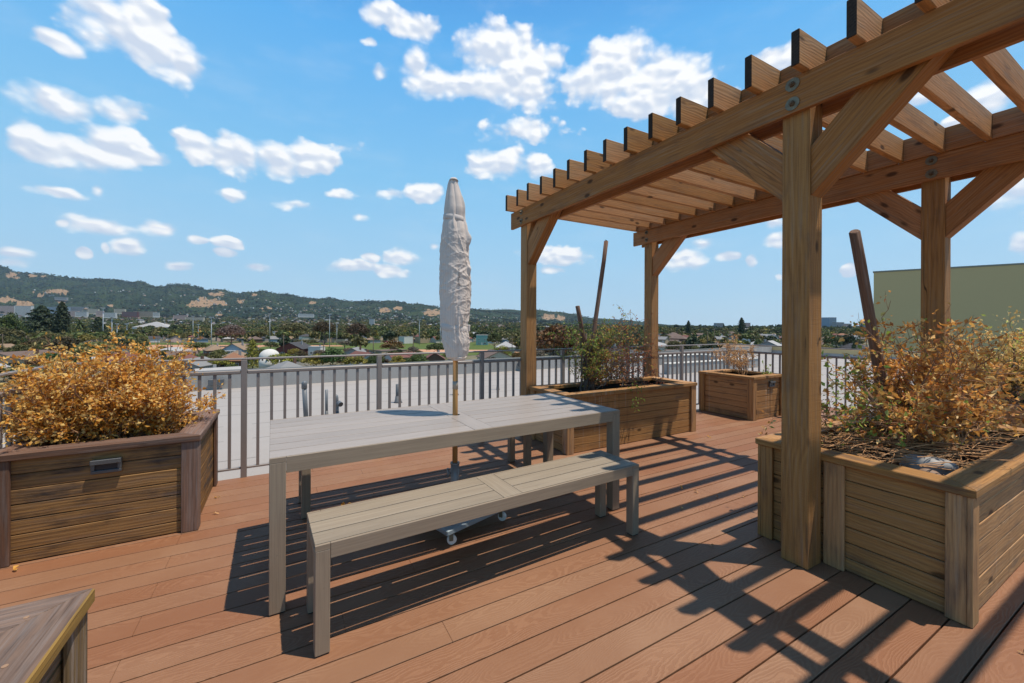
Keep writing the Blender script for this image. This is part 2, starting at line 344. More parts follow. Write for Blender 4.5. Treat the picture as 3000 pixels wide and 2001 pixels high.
def slat_mat(name, a, b, rough=.5):
    m_, T = new_mat(name)
    gc = T.n('ShaderNodeAttribute', attribute_name='gc').outputs['Vector']
    n = T.noise(T.v('MULTIPLY', gc, (3, 150, 150)), 1., 4., .65); n2 = T.noise(T.v('MULTIPLY', gc, (2.2, 12, 12)), 1., 4., .6)
    c = T.mix(T.smooth(n, .3, .7), a, b); c = T.mix(T.m('MULTIPLY', T.smooth(n2, .45, .75), .4), c, tuple(x*.8 for x in b))
    ri = T.n('ShaderNodeObjectInfo').outputs['Random']
    oc = T.n('ShaderNodeTexCoord').outputs['Object']
    sc_ = T.smooth(T.noise(oc, 45., 3.), .69, .75); c = T.mix(T.m('MULTIPLY', sc_, .35), c, (.2, .15, .1))
    c = T.n('ShaderNodeHueSaturation', i={'Color': c, 'Value': T.m('MULTIPLY_ADD', ri, .14, .93)}).outputs[0]
    finish(T, c, rough, bump=n, bstr=.12, bdist=.002, spec=.22); return m_
TABLE_TOP = slat_mat('table_slats', (.345, .29, .25), (.285, .24, .205), .42)
TABLE_FR = slat_mat('table_frame', (.31, .24, .17), (.25, .19, .135), .5)
BENCH_TOP = slat_mat('bench_slats', (.33, .27, .20), (.26, .21, .155), .45)

RAIL = plain('painted_aluminium_rail', (.235, .20, .18), .45, .0, .1, 30., .5)
def gravel():
    m_, T = new_mat('cap_sheet_roofing'); oc = T.n('ShaderNodeTexCoord').outputs['Object']
    n = T.noise(oc, 90., 3., .7); b = T.noise(oc, .35, 5., .6); b2 = T.noise(T.v('MULTIPLY', oc, (1, 6, 1)), .5, 5., .6)
    c = T.mix(n, (.31, .28, .255), (.39, .355, .325)); c = T.mix(T.m('MULTIPLY', T.smooth(b, .4, .7), .35), c, (.31, .28, .255)); c = T.mix(T.m('MULTIPLY', T.smooth(b2, .5, .75), .25), c, (.27, .245, .225))
    sp = T.n('ShaderNodeSeparateXYZ', i={0: oc})
    wob = T.m('MULTIPLY', T.noise(oc, .8, 2.), .12)
    fr = T.m('FRACT', T.m('DIVIDE', T.m('ADD', sp.outputs[1], wob), .93))
    sm = T.m('LESS_THAN', fr, .02); brk = T.m('GREATER_THAN', T.noise(T.v('MULTIPLY', oc, (1, .2, 1)), 1.1, 2.), .43)
    c = T.mix(T.m('MULTIPLY', T.m('MULTIPLY', sm, brk), .9), c, (.12, .11, .10))
    finish(T, c, .9, bump=n, bstr=.3, spec=.2); return m_
GRAVEL = gravel()
def parapet_mat():
    m_, T = new_mat('parapet_membrane'); oc = T.n('ShaderNodeTexCoord').outputs['Object']
    n = T.noise(oc, 60., 3., .7); b = T.noise(T.v('MULTIPLY', oc, (1, 1, .5)), .9, 6., .65); s_ = T.noise(T.v('MULTIPLY', oc, (5, 5, .6)), 1., 4., .6)
    c = T.mix(n, (.31, .295, .275), (.41, .39, .365)); c = T.mix(T.smooth(b, .4, .7), c, (.28, .265, .245)); c = T.mix(T.m('MULTIPLY', T.smooth(s_, .5, .72), .4), c, (.44, .42, .39))
    finish(T, c, .9, bump=n, bstr=.3, spec=.2); return m_
PARA = parapet_mat()
COPING = plain('metal_coping', (.13, .12, .10), .6, .2, .15, 4.)
OLIVE = plain('olive_stucco', (.58, .425, .215), .92, 0, .06, 40., .2, bump=.25)
STUCCO = plain('tan_stucco', (.42, .37, .28), .92, 0, .06, 30., .2)
PVC = plain('grey_vent_pipe', (.13, .14, .15), .45, 0, .1, 12.)
LEAD = plain('lead_flashing', (.12, .125, .13), .6, .3, .2, 14.)
STEEL = plain('galvanised_washer', (.19, .165, .11), .6, .3, .6, 45.)
BOLT = plain('rusty_bolt', (.16, .11, .07), .6, .6, .3, 60.)
LIGHTBOX = plain('bronze_light_housing', (.13, .13, .13), .45, .5, .1, 40.)
LENS = plain('light_recess', (.03, .03, .035), .3)
BLACK = plain('black_rubber_and_gap_shade', (.02, .02, .02), .7)
WHITEPLASTIC = plain('white_caster_plastic', (.75, .74, .70), .4)
BASEGREY = plain('grey_plate', (.30, .36, .40), .5, .3, .1, 25.)
PIPEGREY = plain('painted_steel_pipe', (.28, .29, .30), .45, .3, .1, 25.)
SOIL = plain('dry_soil', (.06, .035, .022), .95, 0, .5, 30., .1, bump=.8)
BARK = plain('twig_bark', (.34, .185, .10), .85, 0, .4, 25., .2, bump=.5)
BARKD = plain('grey_bark', (.15, .115, .095), .9, 0, .35, 20., .2, bump=.7)
DRYTWIG = plain('dry_twig', (.46, .25, .12), .8, 0, .4, 30., .2)

def leaf_mat(name, stops, trans=.35, rough=.6, objvar=0., attr='tint'):
    m_, T = new_mat(name)
    t = T.n('ShaderNodeAttribute', attribute_name=attr).outputs['Fac']
    c = T.ramp(t, stops)
    if objvar:
        ri = T.n('ShaderNodeObjectInfo').outputs['Random']
        c = T.n('ShaderNodeHueSaturation', i={'Color': c, 'Hue': T.m('MULTIPLY_ADD', ri, objvar*.16, .5-objvar*.08), 'Saturation': 1., 'Value': T.m('MULTIPLY_ADD', T.m('FRACT', T.m('MULTIPLY', ri, 9.7)), .5*objvar*2, 1-objvar*.5)}).outputs[0]
    p = T.n('ShaderNodeBsdfPrincipled', i={'Base Color': c, 'Roughness': rough, 'Specular IOR Level': .3})
    tr = T.n('ShaderNodeBsdfTranslucent', i={'Color': c})
    mx = T.n('ShaderNodeMixShader', i={0: trans, 1: p.outputs[0], 2: tr.outputs[0]})
    T.n('ShaderNodeOutputMaterial', i={'Surface': mx.outputs[0]}); return m_
GOLD = leaf_mat('golden_dry_leaves', [(0, (.42, .15, .025)), (.25, (.74, .33, .05)), (.6, (.92, .53, .12)), (1, (.98, .74, .30))], .5, .45)
EDRY = leaf_mat('mixed_dry_leaves', [(0, (.45, .16, .05)), (.3, (.72, .32, .07)), (.62, (.84, .48, .13)), (.82, (.86, .62, .30)), (.88, (.25, .34, .06)), (1, (.32, .42, .08))], .35, .5)
FDRY = leaf_mat('pale_gold_leaves', [(0, (.55, .28, .07)), (.5, (.85, .56, .18)), (.8, (.92, .72, .32)), (.88, (.58, .58, .12)), (1, (.62, .66, .14))], .35, .5)
VINE = leaf_mat('vine_leaves', [(0, (.36, .11, .05)), (.3, (.50, .24, .08)), (.42, (.60, .46, .10)), (.6, (.34, .40, .07)), (1, (.15, .26, .05))], .35, .45)
DDRY = leaf_mat('tan_dry_leaves', [(0, (.45, .22, .09)), (1, (.78, .50, .24))], .35, .5)
G = [(.012, .022, .008), (.035, .055, .016)]
F_GREEN = leaf_mat('foliage_green', [(0, (.035, .052, .016)), (.5, (.07, .098, .026)), (1, (.12, .15, .04))], .15, .6, .5)
F_OLIVE = leaf_mat('foliage_olive', [(0, (.06, .062, .02)), (.5, (.115, .115, .034)), (1, (.18, .165, .05))], .15, .6, .5)
F_YELLOW = leaf_mat('foliage_yellow_green', [(0, (.08, .08, .016)), (.5, (.20, .18, .03)), (1, (.36, .30, .05))], .2, .6, .3)
F_RUST = leaf_mat('foliage_rust', [(0, (.065, .028, .012)), (.5, (.16, .07, .024)), (1, (.24, .14, .05))], .15, .6, .3)
F_BROWN = leaf_mat('foliage_brown', [(0, (.035, .024, .014)), (.5, (.085, .055, .028)), (1, (.15, .10, .05))], .12, .7, .3)
F_DARK = leaf_mat('foliage_conifer', [(0, (.010, .020, .010)), (.5, (.026, .042, .018)), (1, (.055, .070, .028))], .1, .7, .2)
F_HILL = leaf_mat('foliage_hillside', [(0, (.007, .013, .008)), (.5, (.016, .026, .013)), (1, (.034, .042, .02))], .1, .7, .0)
F_GREY = leaf_mat('foliage_grey_brown', [(0, (.07, .05, .035)), (.5, (.16, .12, .09)), (1, (.27, .22, .17))], .15, .7, .3)

# ------------------------------------------------------------------ deck, railing, roof
def deck():
    V0 = 2.245; P = .1435; m_ = MB(); pid = []
    u0, u1 = -1.62, 8.2
    r_ = random.Random(3)
    for k in range(-26, 16):
        a, b = V0+k*P+.0035, V0+(k+1)*P-.0035
        if b > 4.40: continue
        par = k % 2
        js = ([-.577, 3.09, 6.75] if par == 1 else [.25+(.40 if k % 4 == 0 else 0), 3.9, 7.55])
        rowp = r_.random()
        ends = [u0]+[j for j in js if u0 < j < u1]+[u1]
        for e0, e1 in zip(ends, ends[1:]):
            n0 = len(m_.V)
            dz = r_.uniform(-.0003, .0003)
            m_.box(e0+.0003, e1-.0003, a, b, -.024+dz, dz, 'x', .0018)
            pid += [rowp]*(len(m_.V)-n0)
    me = m_.mesh('deck', DECK)
    # grain coords: y centred on each board is kept by subtracting the random offset's share
    G_ = np.array(m_.G); Vv = np.array(m_.V)
    yc = (np.floor((Vv[:, 1]-V0)/P)+.5)*P+V0
    G_[:, 1] = Vv[:, 1]-yc; G_[:, 0] = Vv[:, 0]+np.array(pid)*37; G_[:, 2] = np.array(pid)*11
    me.attributes['gc'].data.foreach_set('vector', G_.astype(np.float32).ravel())
    a = me.attributes.new('pid', 'FLOAT', 'POINT'); a.data.foreach_set('value', np.array(pid, np.float32))
    o = link('deck', me); tag(o, kind='structure')
    s_ = one(lambda b: b.box(u0, u1, -1.6, 4.395, -.15, -.04, 'x', .002), 'deck_frame', BLACK); tag(s_, kind='structure')  # solid black slab: its colour stands in for shade in the board gaps
deck()

BZ = -.15
bld = empty('apartment_building', (0, 0, BZ), label='flat white roofed building below the deck with grey edge walls', cat='building')
def par(o, p):
    o.parent = p; o.matrix_parent_inverse = Matrix.Translation(-Vector(p.location)); return o
PL = [(-3.5, -6), (-3.5, 11.65), (9, 11.95), (24.3, 13.0), (23.2, -6)]
m_ = MB(); m_.add([(x, y, BZ) for x, y in PL], [[4, 3, 2, 1, 0]]); o = m_.build('roof', GRAVEL); par(o, bld)
def wall_strip(m_, pts, z0, z1, th, out=1):
    for (x0, y0), (x1, y1) in zip(pts, pts[1:]):
        d = np.array([x1-x0, y1-y0, 0.]); L = np.linalg.norm(d); d /= L; n = np.array([-d[1], d[0], 0])*out
        c = np.array([(x0+x1)/2, (y0+y1)/2, (z0+z1)/2])+n*th/2
        ax = (d, n, (0, 0, 1)) if np.dot(np.cross(d, n), (0, 0, 1)) > 0 else (-d, n, (0, 0, 1))
        m_.plank(c, ax, (L+th*2*.98, th, z1-z0), .006)
m_ = MB(); wall_strip(m_, PL[:4], BZ-.02, .245, .22); wall_strip(m_, PL[3:], BZ-.02, .03, .22); par(m_.build('parapet', PARA), bld)
m_ = MB(); wall_strip(m_, [(x, y) for x, y in PL[:4]], .247, .275, .26); par(m_.build('coping', COPING), bld)
m_ = MB(); wall_strip(m_, PL[3:], .032, .245, .40); par(m_.build('coping', OLIVE), bld)
m_ = MB(); wall_strip(m_, [(-3.7, -6.2), (-3.7, 11.87), (9, 12.17), (24.52, 13.22), (23.42, -6.2)], -14, BZ-.03, .05, 1); par(m_.build('wall', STUCCO), bld)
# concrete light-well kerb on the roof, right of the far posts
m_ = MB()
for x0, x1, y0, y1 in ((10.6, 15.2, 11.05, 11.35), (10.6, 15.2, 8.75, 9.0), (15.2, 15.45, 8.75, 11.35)): m_.box(x0, x1, y0, y1, BZ-.01, .17, 'x', .008)
par(m_.build('light_well_curb', PARA), bld)
m_ = MB()
for x0, x1, y0, y1 in ((10.58, 15.2, 11.03, 11.37), (10.58, 15.2, 8.73, 9.02), (15.2, 15.47, 8.73, 11.37)): m_.box(x0, x1, y0, y1, .172, .2, 'x', .006)
par(m_.build('light_well_coping', plain('pale_concrete', (.55, .52, .46), .8)), bld)
# drain fittings on the parapet
m_ = MB(); m_.tube([(-2.0, 11.66, .05), (-2.0, 11.58, .05)], .075, 16); par(m_.build('scupper', LEAD), bld)
m_ = MB(); m_.box(-1.5, -1.2, 11.60, 11.67, -.05, .1, 'x', .01); par(m_.build('scupper_box', LEAD), bld)
m_ = MB(); m_.box(6.9, 7.15, 11.6, 11.88, .0, .2, 'x', .01); par(m_.build('scupper_box', LEAD), bld)

ow = empty('neighbouring_building', (0, 0, -14), label='olive green stucco building wall without windows rising beyond the railing', cat='building')
a0 = np.array(at_d(2559, 26.)); dirw = np.array([-(FW[0]*math.cos(R(53.6))-RT[0]*math.sin(R(53.6))), -(FW[1]*math.cos(R(53.6))-RT[1]*math.sin(R(53.6)))]); dirw /= np.linalg.norm(dirw)
nrm = np.array([-dirw[1], dirw[0]]); nrm = nrm if np.dot(nrm, a0) > 0 else -nrm
ztop = EYE+(CY-795)/SRC_F*26.
back = a0/np.linalg.norm(a0); back = back*math.cos(R(4))+np.array([back[1], -back[0]])*math.sin(R(4))
def slab(m, z0, z1, g):
    p = [a0-dirw*g-back*g, a0+dirw*30, a0+dirw*30+back*14, a0+back*14]
    V = [(q[0], q[1], z) for z in (z0, z1) for q in p]
    m.add(V, [[3, 2, 1, 0], [4, 5, 6, 7], [0, 1, 5, 4], [1, 2, 6, 5], [2, 3, 7, 6], [3, 0, 4, 7]])
m_ = MB(); slab(m_, -14, ztop, 0); par(m_.build('wall', OLIVE), ow)
m_ = MB(); slab(m_, ztop+.003, ztop+.09, .04); par(m_.build('coping', plain('grey_coping', (.24, .23, .18), .6)), ow)

def railing():
    r = empty('deck_railing', (0, 0, 0), label='brown metal railing with thin upright bars around the deck edge', cat='railing')
    vb = 4.4; ul, ur = -1.489, 6.84
    def bar(name, fn): return one(fn, name, RAIL, r)
    zt, zs = 1.075, .965
    def post(x, y): bar('post', lambda m: m.box(x-.023, x+.023, y-.023, y+.023, -.1, 1.058, 'z', .003))
    for k in range(8): post(ul+k*1.1835 if k < 7 else ur, vb)
    for y in (3.2165, 2.033, .85, -.33): post(ul, y); post(ur, y)
    bar('top_rail', lambda m: (m.box(ul-.022, ur+.022, vb-.022, vb+.022, 1.059, zt, 'x', .004), m.box(ul-.022, ul+.022, -1.2, vb-.0225, 1.059, zt, 'y', .004), m.box(ur-.022, ur+.022, -1.2, vb-.0225, 1.059, zt, 'y', .004)))
    def seg(m, z0, z1, t):
        for k in range(7): m.box(ul+k*1.1835+.0235, (ul+(k+1)*1.1835 if k < 6 else ur)-.0235, vb-t, vb+t, z0, z1, 'x', .008)
        ys = (vb, 3.2165, 2.033, .85, -.33)
        for x in (ul, ur):
            for a, b in zip(ys, ys[1:]): m.box(x-t, x+t, b+.0235, a-.0235, z0, z1, 'y', .008)
    bar('middle_rail', lambda m: seg(m, zs-.034, zs, .021)); bar('bottom_rail', lambda m: seg(m, .075, .093, .014))
    bal = MB(); 
    def baluster(x, y):
        return (x, y)
    me = MB(); me.box(-.012, .012, -.012, .012, .0935, zs-.0345, 'z', .0015); bm = me.mesh('baluster', RAIL)
    pts = []
    for k in range(7):
        a = ul+k*1.1835; b = ul+(k+1)*1.1835 if k < 6 else ur
        pts += [(a+(b-a)*j/11, vb) for j in range(1, 11)]
    ys = (vb, 3.2165, 2.033)
    for x in (ul, ur):
        for a, b in zip(ys, ys[1:]): pts += [(x, a+(b-a)*j/11) for j in range(1, 11)]
    pts = pts[:100]
    for x, y in pts[:99]:
        o = link('baluster', bm, r); o.location = (x, y, 0)
    rest = MB()
    for x in (ul, ur):
        for a, b in ((2.033, .85), (.85, -.33)):
            for j in range(1, 11):
                y = a+(b-a)*j/11; rest.box(x-.012, x+.012, y-.012, y+.012, .0935, zs-.0345, 'z', .0015)
    for j in range(1, 11):
        y = 3.2165+(2.033-3.2165)*j/11; rest.box(ur-.0095, ur+.0095, y-.0095, y+.0095, .0935, zs-.0345, 'z', .0015)
    o = rest.build('balusters', RAIL, r); o['kind'] = 'stuff'
railing()

# ------------------------------------------------------------------ pergola
def pergola():
    p = empty('pergola', (2.66, 1.26, 0), label='large brown timber pergola with four posts in view, knee braces and closely set rafters', cat='pergola')
    inv = Matrix.Translation((-2.66, -1.26, 0))
    def part(name, m, mat):
        o = m.build(name, mat, p); o.matrix_parent_inverse = inv; return o
    UF, S, UR = 2.5896, .1454, 4.7584; ZB, ZT = 2.6095, 2.8155
    VP = [4.2531, 1.1872, -1.879]
    for u in (UF, UR):
        for v in VP:
            m = MB(); m.box(u, u+S, v, v+S, 0.002, ZT-.02, 'z', .004); part('post', m, WOOD_POST)
        for a in (u-.035, u+S+.001):
            m = MB(); m.box(a, a+.034, -2.3, 4.592, ZB, ZT, 'y', .003); part('beam', m, WOOD_PERG)
        # knee braces
        def brace(v0, sgn):
            m = MB()
            L = .78; d = np.array([0, sgn, 1.])/math.sqrt(2); n = np.array([0, -sgn, 1.])/math.sqrt(2)
            lowz, lowv = 2.128, v0
            ctr = np.array([u+.073, lowv, lowz])+d*(L/2)+n*.092; ctr[1] += 0
            # parallelogram with vertical lower cut and level upper cut
            w2 = .27
            x0, x1 = u+.0, u+.0
            a0_, a1_ = u+.014, u+.132
            zt_ = ZT-.05
            A = (lowv, 2.125); B = (lowv, 2.402); Ct = (lowv+sgn*(zt_-2.402), zt_); Dt = (lowv+sgn*(zt_-2.125), zt_)
            V = []; G_ = []
            for uu in (a0_, a1_):
                for (vv, zz) in (A, B, Ct, Dt):
                    V.append((uu, vv, zz)); al = (vv*sgn+zz)/math.sqrt(2); ac = (zz-vv*sgn)/math.sqrt(2); G_.append((al+u*3+v0, ac, uu))
            F = [[0, 1, 2, 3], [7, 6, 5, 4], [0, 4, 5, 1], [1, 5, 6, 2], [2, 6, 7, 3], [3, 7, 4, 0]]
            if sgn > 0: F = [f[::-1] for f in F]
            m.add(V, F, G_); part('knee_brace', m, WOOD_PERG)
        brace(VP[0]-.001, -1); brace(VP[1]-.001, -1); brace(VP[1]+S+.001, 1); brace(VP[2]+S+.001, 1)
        for v in VP[:2]:
            vb_ = v+S/2
            for z in (2.772, 2.662):
                vv = vb_
                m = MB(); m.tube([(u-.0355, vv, z), (u-.0405, vv, z)], .0375 if v < 4 else .03, 20); part('washer', m, STEEL)
                m = MB(); m.tube([(u-.041, vv, z), (u-.056, vv, z)], [.017, .013], 6, smooth=False); m.tube([(u-.056, vv, z), (u-.064, vv, z)], [.008, .007], 8); part('bolt', m, BOLT)
    T_ = .0426
    nb = 27
    for k in range(nb):
        v = 4.4764-.25393*k
        m = MB(); n0 = 0
        jj = rng.uniform(-.008, .008)
        m.box(2.4416+jj, 5.055+jj*.5, v, v+T_, ZT+.001, 3.0102, 'x', .004)
        # darker end grain on the two end faces
        V = np.array(m.V); xm = V[:, 0].min()
        m.M = [1 if (max(m.V[i][0] for i in f) < xm+.0045 or min(m.V[i][0] for i in f) > V[:, 0].max()-.0045) else 0 for f in m.F]
        part('rafter', m, [WOOD_RAFT, WOOD_END])
        if k < nb-1:
            v2 = v-.25393+T_
            for (b0, b1) in ((2.7485, 2.786), (4.70, 4.738)):
                m = MB(); m.box(b0, b1, v2+.0005, v-.0005, ZT+.001, 3.006, 'y', .002); part('blocking', m, WOOD_PERG)
pergola()

# ------------------------------------------------------------------ planters
def planter(label, u0, u1, v0, v1, mats, lights=(), notches=(), name='wooden_planter', zc=.64, soil_z=.56, mids=()):
    body, post, cap = mats
    p = empty(name, ((u0+u1)/2, (v0+v1)/2, 0), label=label, cat='planter', group='wooden planters on the deck')
    inv = Matrix.Translation((-(u0+u1)/2, -(v0+v1)/2, 0))
    def part(nm, m, mat):
        o = m.build(nm, mat, p); o.matrix_parent_inverse = inv; return o
    i0, i1, j0, j1 = u0+.012, u1-.012, v0+.012, v1-.012      # outer face of the corner boards
    pt, pw = .02, .092
    # side panels: seven boards each, set back
    def boards(m, side):
        hs = [0.004, .078, .165, .252, .339, .426, .513, .598]
        r_ = random.Random(hash(side) % 99)
        for a, b in zip(hs, hs[1:]):
            s_ = pt+.004+r_.uniform(-.0012, .0012)
            if side == 'f': m.box(i0+s_+.03, i1-s_-.03, j0+s_, j0+s_+.025, a+.002, b-.002, 'x', .003)
            if side == 'b': m.box(i0+s_+.03, i1-s_-.03, j1-s_-.025, j1-s_, a+.002, b-.002, 'x', .003)
            if side == 'l': m.box(i0+s_, i0+s_+.025, j0+s_+.0, j1-s_, a+.002, b-.002, 'y', .003)
            if side == 'r': m.box(i1-s_-.025, i1-s_, j0+s_+.0, j1-s_, a+.002, b-.002, 'y', .003)
    nb = {'f': [], 'b': [], 'l': [], 'r': []}
    for side in 'fblr':
        m = MB(); boards(m, side); part('side_panel', m, body)
    for (x, sx) in ((i0, 1), (i1, -1)):
        for (y, sy) in ((j0, 1), (j1, -1)):
            m = MB()
            xa, xb = sorted((x, x+sx*pw)); ya, yb = sorted((y, y+sy*pt))
            m.box(xa, xb, ya, yb, 0.002, .599, 'z', .003)
            xa, xb = sorted((x, x+sx*pt)); ya, yb = sorted((y+sy*(pt+.001), y+sy*pw))
            m.box(xa, xb, ya, yb, 0.002, .599, 'z', .003)
            part('corner_board', m, post)
    for (side, t0, t1) in mids:
        m = MB()
        if side == 'l': m.box(i0, i0+pt, t0, t1, .002, .599, 'z', .003)
        part('face_board', m, post)
    # cap: four mitred boards
    cw, ct = .14, .04; zc0 = zc-ct
    def capb(c, d, L, inn):
        m = MB(); d = np.array(d, float); inn = np.array(inn, float)
        n = np.cross(d, inn); d2 = d if n[2] > 0 else -d
        # width axis points inwards, so ends move in with width: mitre of 45 degrees
        m.plank(c, (d2, inn, (0, 0, 1)), (L-cw, cw-.001, ct), .004, cut=(1, -1))
        if isinstance(cap, list): m.M = [1 if min(m.V[i_][0] for i_ in f) > u1-.006 else 0 for f in m.F]
        return m
    W_ = u1-u0; H_ = v1-v0
    part('cap', capb(((u0+u1)/2, v0+cw/2, zc-ct/2), (1, 0, 0), W_, (0, 1, 0)), cap)
    part('cap', capb(((u0+u1)/2, v1-cw/2, zc-ct/2), (1, 0, 0), W_, (0, -1, 0)), cap)
    part('cap', capb((u0+cw/2, (v0+v1)/2, zc-ct/2), (0, 1, 0), H_, (1, 0, 0)), cap)
    part('cap', capb((u1-cw/2, (v0+v1)/2, zc-ct/2), (0, 1, 0), H_, (-1, 0, 0)), cap)
    # liner + soil
    m = MB(); t = pt+.03
    for a in ((i0+t, i1-t, j0+t, j0+t+.004), (i0+t, i1-t, j1-t-.004, j1-t), (i0+t, i0+t+.004, j0+t, j1-t), (i1-t-.004, i1-t, j0+t, j1-t)): m.box(*a, .3, .598, 'x', .0005)
    part('liner', m, BLACK)
    n = 26; xs = np.linspace(i0+t+.005, i1-t-.005, n); ys = np.linspace(j0+t+.005, j1-t-.005, n); rr = np.random.RandomState(int(abs(u0)*100))
    V = np.array([(x, y, soil_z-.03+rr.uniform(-.012, .012)) for x in xs for y in ys]); F = [[i*n+j, (i+1)*n+j, (i+1)*n+j+1, i*n+j+1] for i in range(n-1) for j in range(n-1)]
    o = link('soil', mesh_np('soil', V, F, SOIL, smooth=True), p); o.matrix_parent_inverse = inv
    for (side, t0, z0) in lights:
        y = v0+.012
        m = MB(); W2 = .14
        m.box(t0, t0+W2, y+.0, y+.020, z0+.066, z0+.085, 'x', .003); m.box(t0, t0+W2, y+.0, y+.020, z0, z0+.02, 'x', .003)
        m.box(t0, t0+.018, y+.0, y+.020, z0+.0205, z0+.0655, 'x', .002); m.box(t0+W2-.018, t0+W2, y+.0, y+.020, z0+.0205, z0+.0655, 'x', .002)
        m.box(t0-.001, t0+W2+.001, y-.012, y+.0, z0+.058, z0+.086, 'x', .004)
        lb = part('step_light', m, LIGHTBOX)
        m2 = MB(); m2.box(t0+.018, t0+W2-.018, y+.010, y+.0195, z0+.02, z0+.066, 'x', .001)
        m2 = m2.build('light_recess', LENS, lb)
    return p
plA = planter('dark weathered planter holding the golden shrub by the left railing', -1.452, -.478, 3.389, 4.355, (WOOD_DARK, WOOD_DARKCAP, WOOD_DARKCAP), lights=[('f', -1.015, .462)])
plB = planter('greyed planter cut off by the bottom left corner of the view', -1.43, -.457, .62, 1.572, (WOOD_NEAR, WOOD_NEAR, [WOOD_GREY, WOOD_GOLD]), zc=.64)
for (x_, y_) in ((-.56, 1.49), (-.60, 1.455), (-.52, 1.30), (-.56, 1.10), (-.80, 1.50), (-.83, 1.46)):
    m = MB(); m.tube([(x_+.943, y_-1.096, .6402), (x_+.943, y_-1.096, .6412)], .0055, 12); m.build('screw_head', plain('copper_screw', (.50, .28, .15), .5, .5, .2, 200.), plB)
plC = planter('long brown planter with green vine between the two far pergola posts', 2.62, 4.748, 3.47, 4.249, (WOOD_MID, WOOD_MID, WOOD_MID))
plD = planter('square brown planter with thin dry bush and dark step light on its side', 5.96, 6.81, 3.44, 4.355, (WOOD_MID, WOOD_MID, WOOD_MID), lights=[('f', 6.40, .465)])
plE = planter('large planter beside the nearest pergola post holding a tangled dry shrub', 2.738, 4.752, .578, 1.572, (WOOD_MID, WOOD_MID, WOOD_MID), mids=[('l', 1.083, 1.183), ('l', 1.337, 1.40)])
plF = planter('planter behind the rear right pergola post holding a pale gold shrub', 6.08, 7.0, .60, 1.80, (WOOD_MID, WOOD_MID, WOOD_GREY))

# ------------------------------------------------------------------ table and benches
def frame_furniture(name, label, cat, ox, oy, az_, L, W_, H, leg, apron, slats, rim, cross, mats, hole=None, group=None, legname='leg'):
    top, fr = mats
    p = empty(name, (ox, oy, 0), az_, label, cat, group)
    for (x, y) in ((0, 0), (L-leg, 0), (0, W_-leg), (L-leg, W_-leg)):
        m = MB(); m.box(x, x+leg, y, y+leg, .006, H-.0215, 'z', .0025)
        ya, yb = (0, rim-.001) if y == 0 else (W_-rim+.001, W_)
        m.box(x, x+leg, ya, yb, H-.0212, H+.003, 'x', .001); l = m.build('leg', fr, p)
        m = MB(); m.box(x+.004, x+leg-.004, y+.004, y+leg-.004, 0., .0055, 'z', .001); m.build('foot_cap', BLACK, l)
    aw = .03
    for (a, b, c_, d) in ((leg+.001, L-leg-.001, .0005, rim-.001), (leg+.001, L-leg-.001, W_-rim+.001, W_-.0005)):
        m = MB(); m.box(a, b, c_, d, H-apron, H+.003, 'x', .0015); m.build('apron', fr, p)
    for a in (.0005, L-aw): 
        m = MB(); m.box(a, a+aw-.0005, leg+.001, W_-leg-.001, H-apron, H-.0105, 'y', .0025); m.build('apron', fr, p)
    # slats, cross board
    cx = L/2; y0, y1 = rim, W_-rim; sw = (y1-y0)/slats; gap = .0085
    for k in range(slats):
        a, b = y0+k*sw+gap/2, y0+(k+1)*sw-gap/2
        for xa, xb in ((.0, cx-cross/2-.002), (cx+cross/2+.002, L)):
            m = MB()
            xa2, xb2 = (xa if xa > 0 else .001), (xb if xb < L else L-.001)
            if k in (0, slats-1):   # outer slats stop short of the leg tops
                if xa == 0: xa2 = leg+.001 if False else .001
            m.box(xa2, xb2, a, b, H-.0085, H+.0035, 'x', .0012); m.build('slat', top, p)
    if hole is None:
        m = MB(); m.box(cx-cross/2, cx+cross/2, y0+.002, y1-.002, H-.0195, H+.0038, 'y', .0015); m.build('cross_board', top, p)
    else:
        m = MB(); r = hole; yc = W_/2
        n = 24; ring = [(cx+r*math.cos(2*math.pi*k/n), yc+r*math.sin(2*math.pi*k/n)) for k in range(n)]
        h = cross/2
        sq = []
        for k in range(n):
            c_, s_ = math.cos(2*math.pi*k/n), math.sin(2*math.pi*k/n); t = h/max(abs(c_), abs(s_)); sq.append((cx+c_*t, yc+s_*t))
        z = H+.0038; V = [(a, b, z) for a, b in ring]+[(a, b, z) for a, b in sq]+[(a, b, H-.02) for a, b in ring]
        Gc = [(v[1], v[0], v[2]) for v in V]
        F = [[k, n+k, n+(k+1) % n, (k+1) % n] for k in range(n)]+[[k, (k+1) % n, 2*n+(k+1) % n, 2*n+k] for k in range(n)]
        m.add(V, F, Gc)
        for ya, yb in ((y0+.002, yc-h), (yc+h, y1-.002)): m.box(cx-h, cx+h, ya, yb, H-.0195, z, 'y', .0008)
        m.build('cross_board', top, p)
    # hidden bearers under the slats
    m = MB()
    for x in (L*.25, cx, L*.75):
        if hole and x == cx:
            m.box(x-.09, x-.05, .031, W_-.031, H-.05, H-.021, 'y'); m.box(x+.05, x+.09, .031, W_-.031, H-.05, H-.021, 'y')
        else: m.box(x-.025, x+.025, .031, W_-.031, H-.05, H-.021, 'y')
    m.build('bearer', fr, p)
    if hole is None:
        # slats sit on a thin deck plate at frame level
        pass
    return p
table = frame_furniture('dining_table', 'long grey slatted outdoor dining table with a closed umbrella through its middle', 'table', -.0547, 2.2299, .0203, 2.2678, .9093, .7425, .07, .075, 7, .012, .125, (TABLE_TOP, TABLE_FR), hole=.028)
frame_furniture('bench', 'beige slatted bench in front of the dining table', 'bench', .1181, 1.8593, .0406, 1.941, .3578, .461, .0585, .062, 3, .014, .115, (BENCH_TOP, TABLE_FR), group='benches at the table')
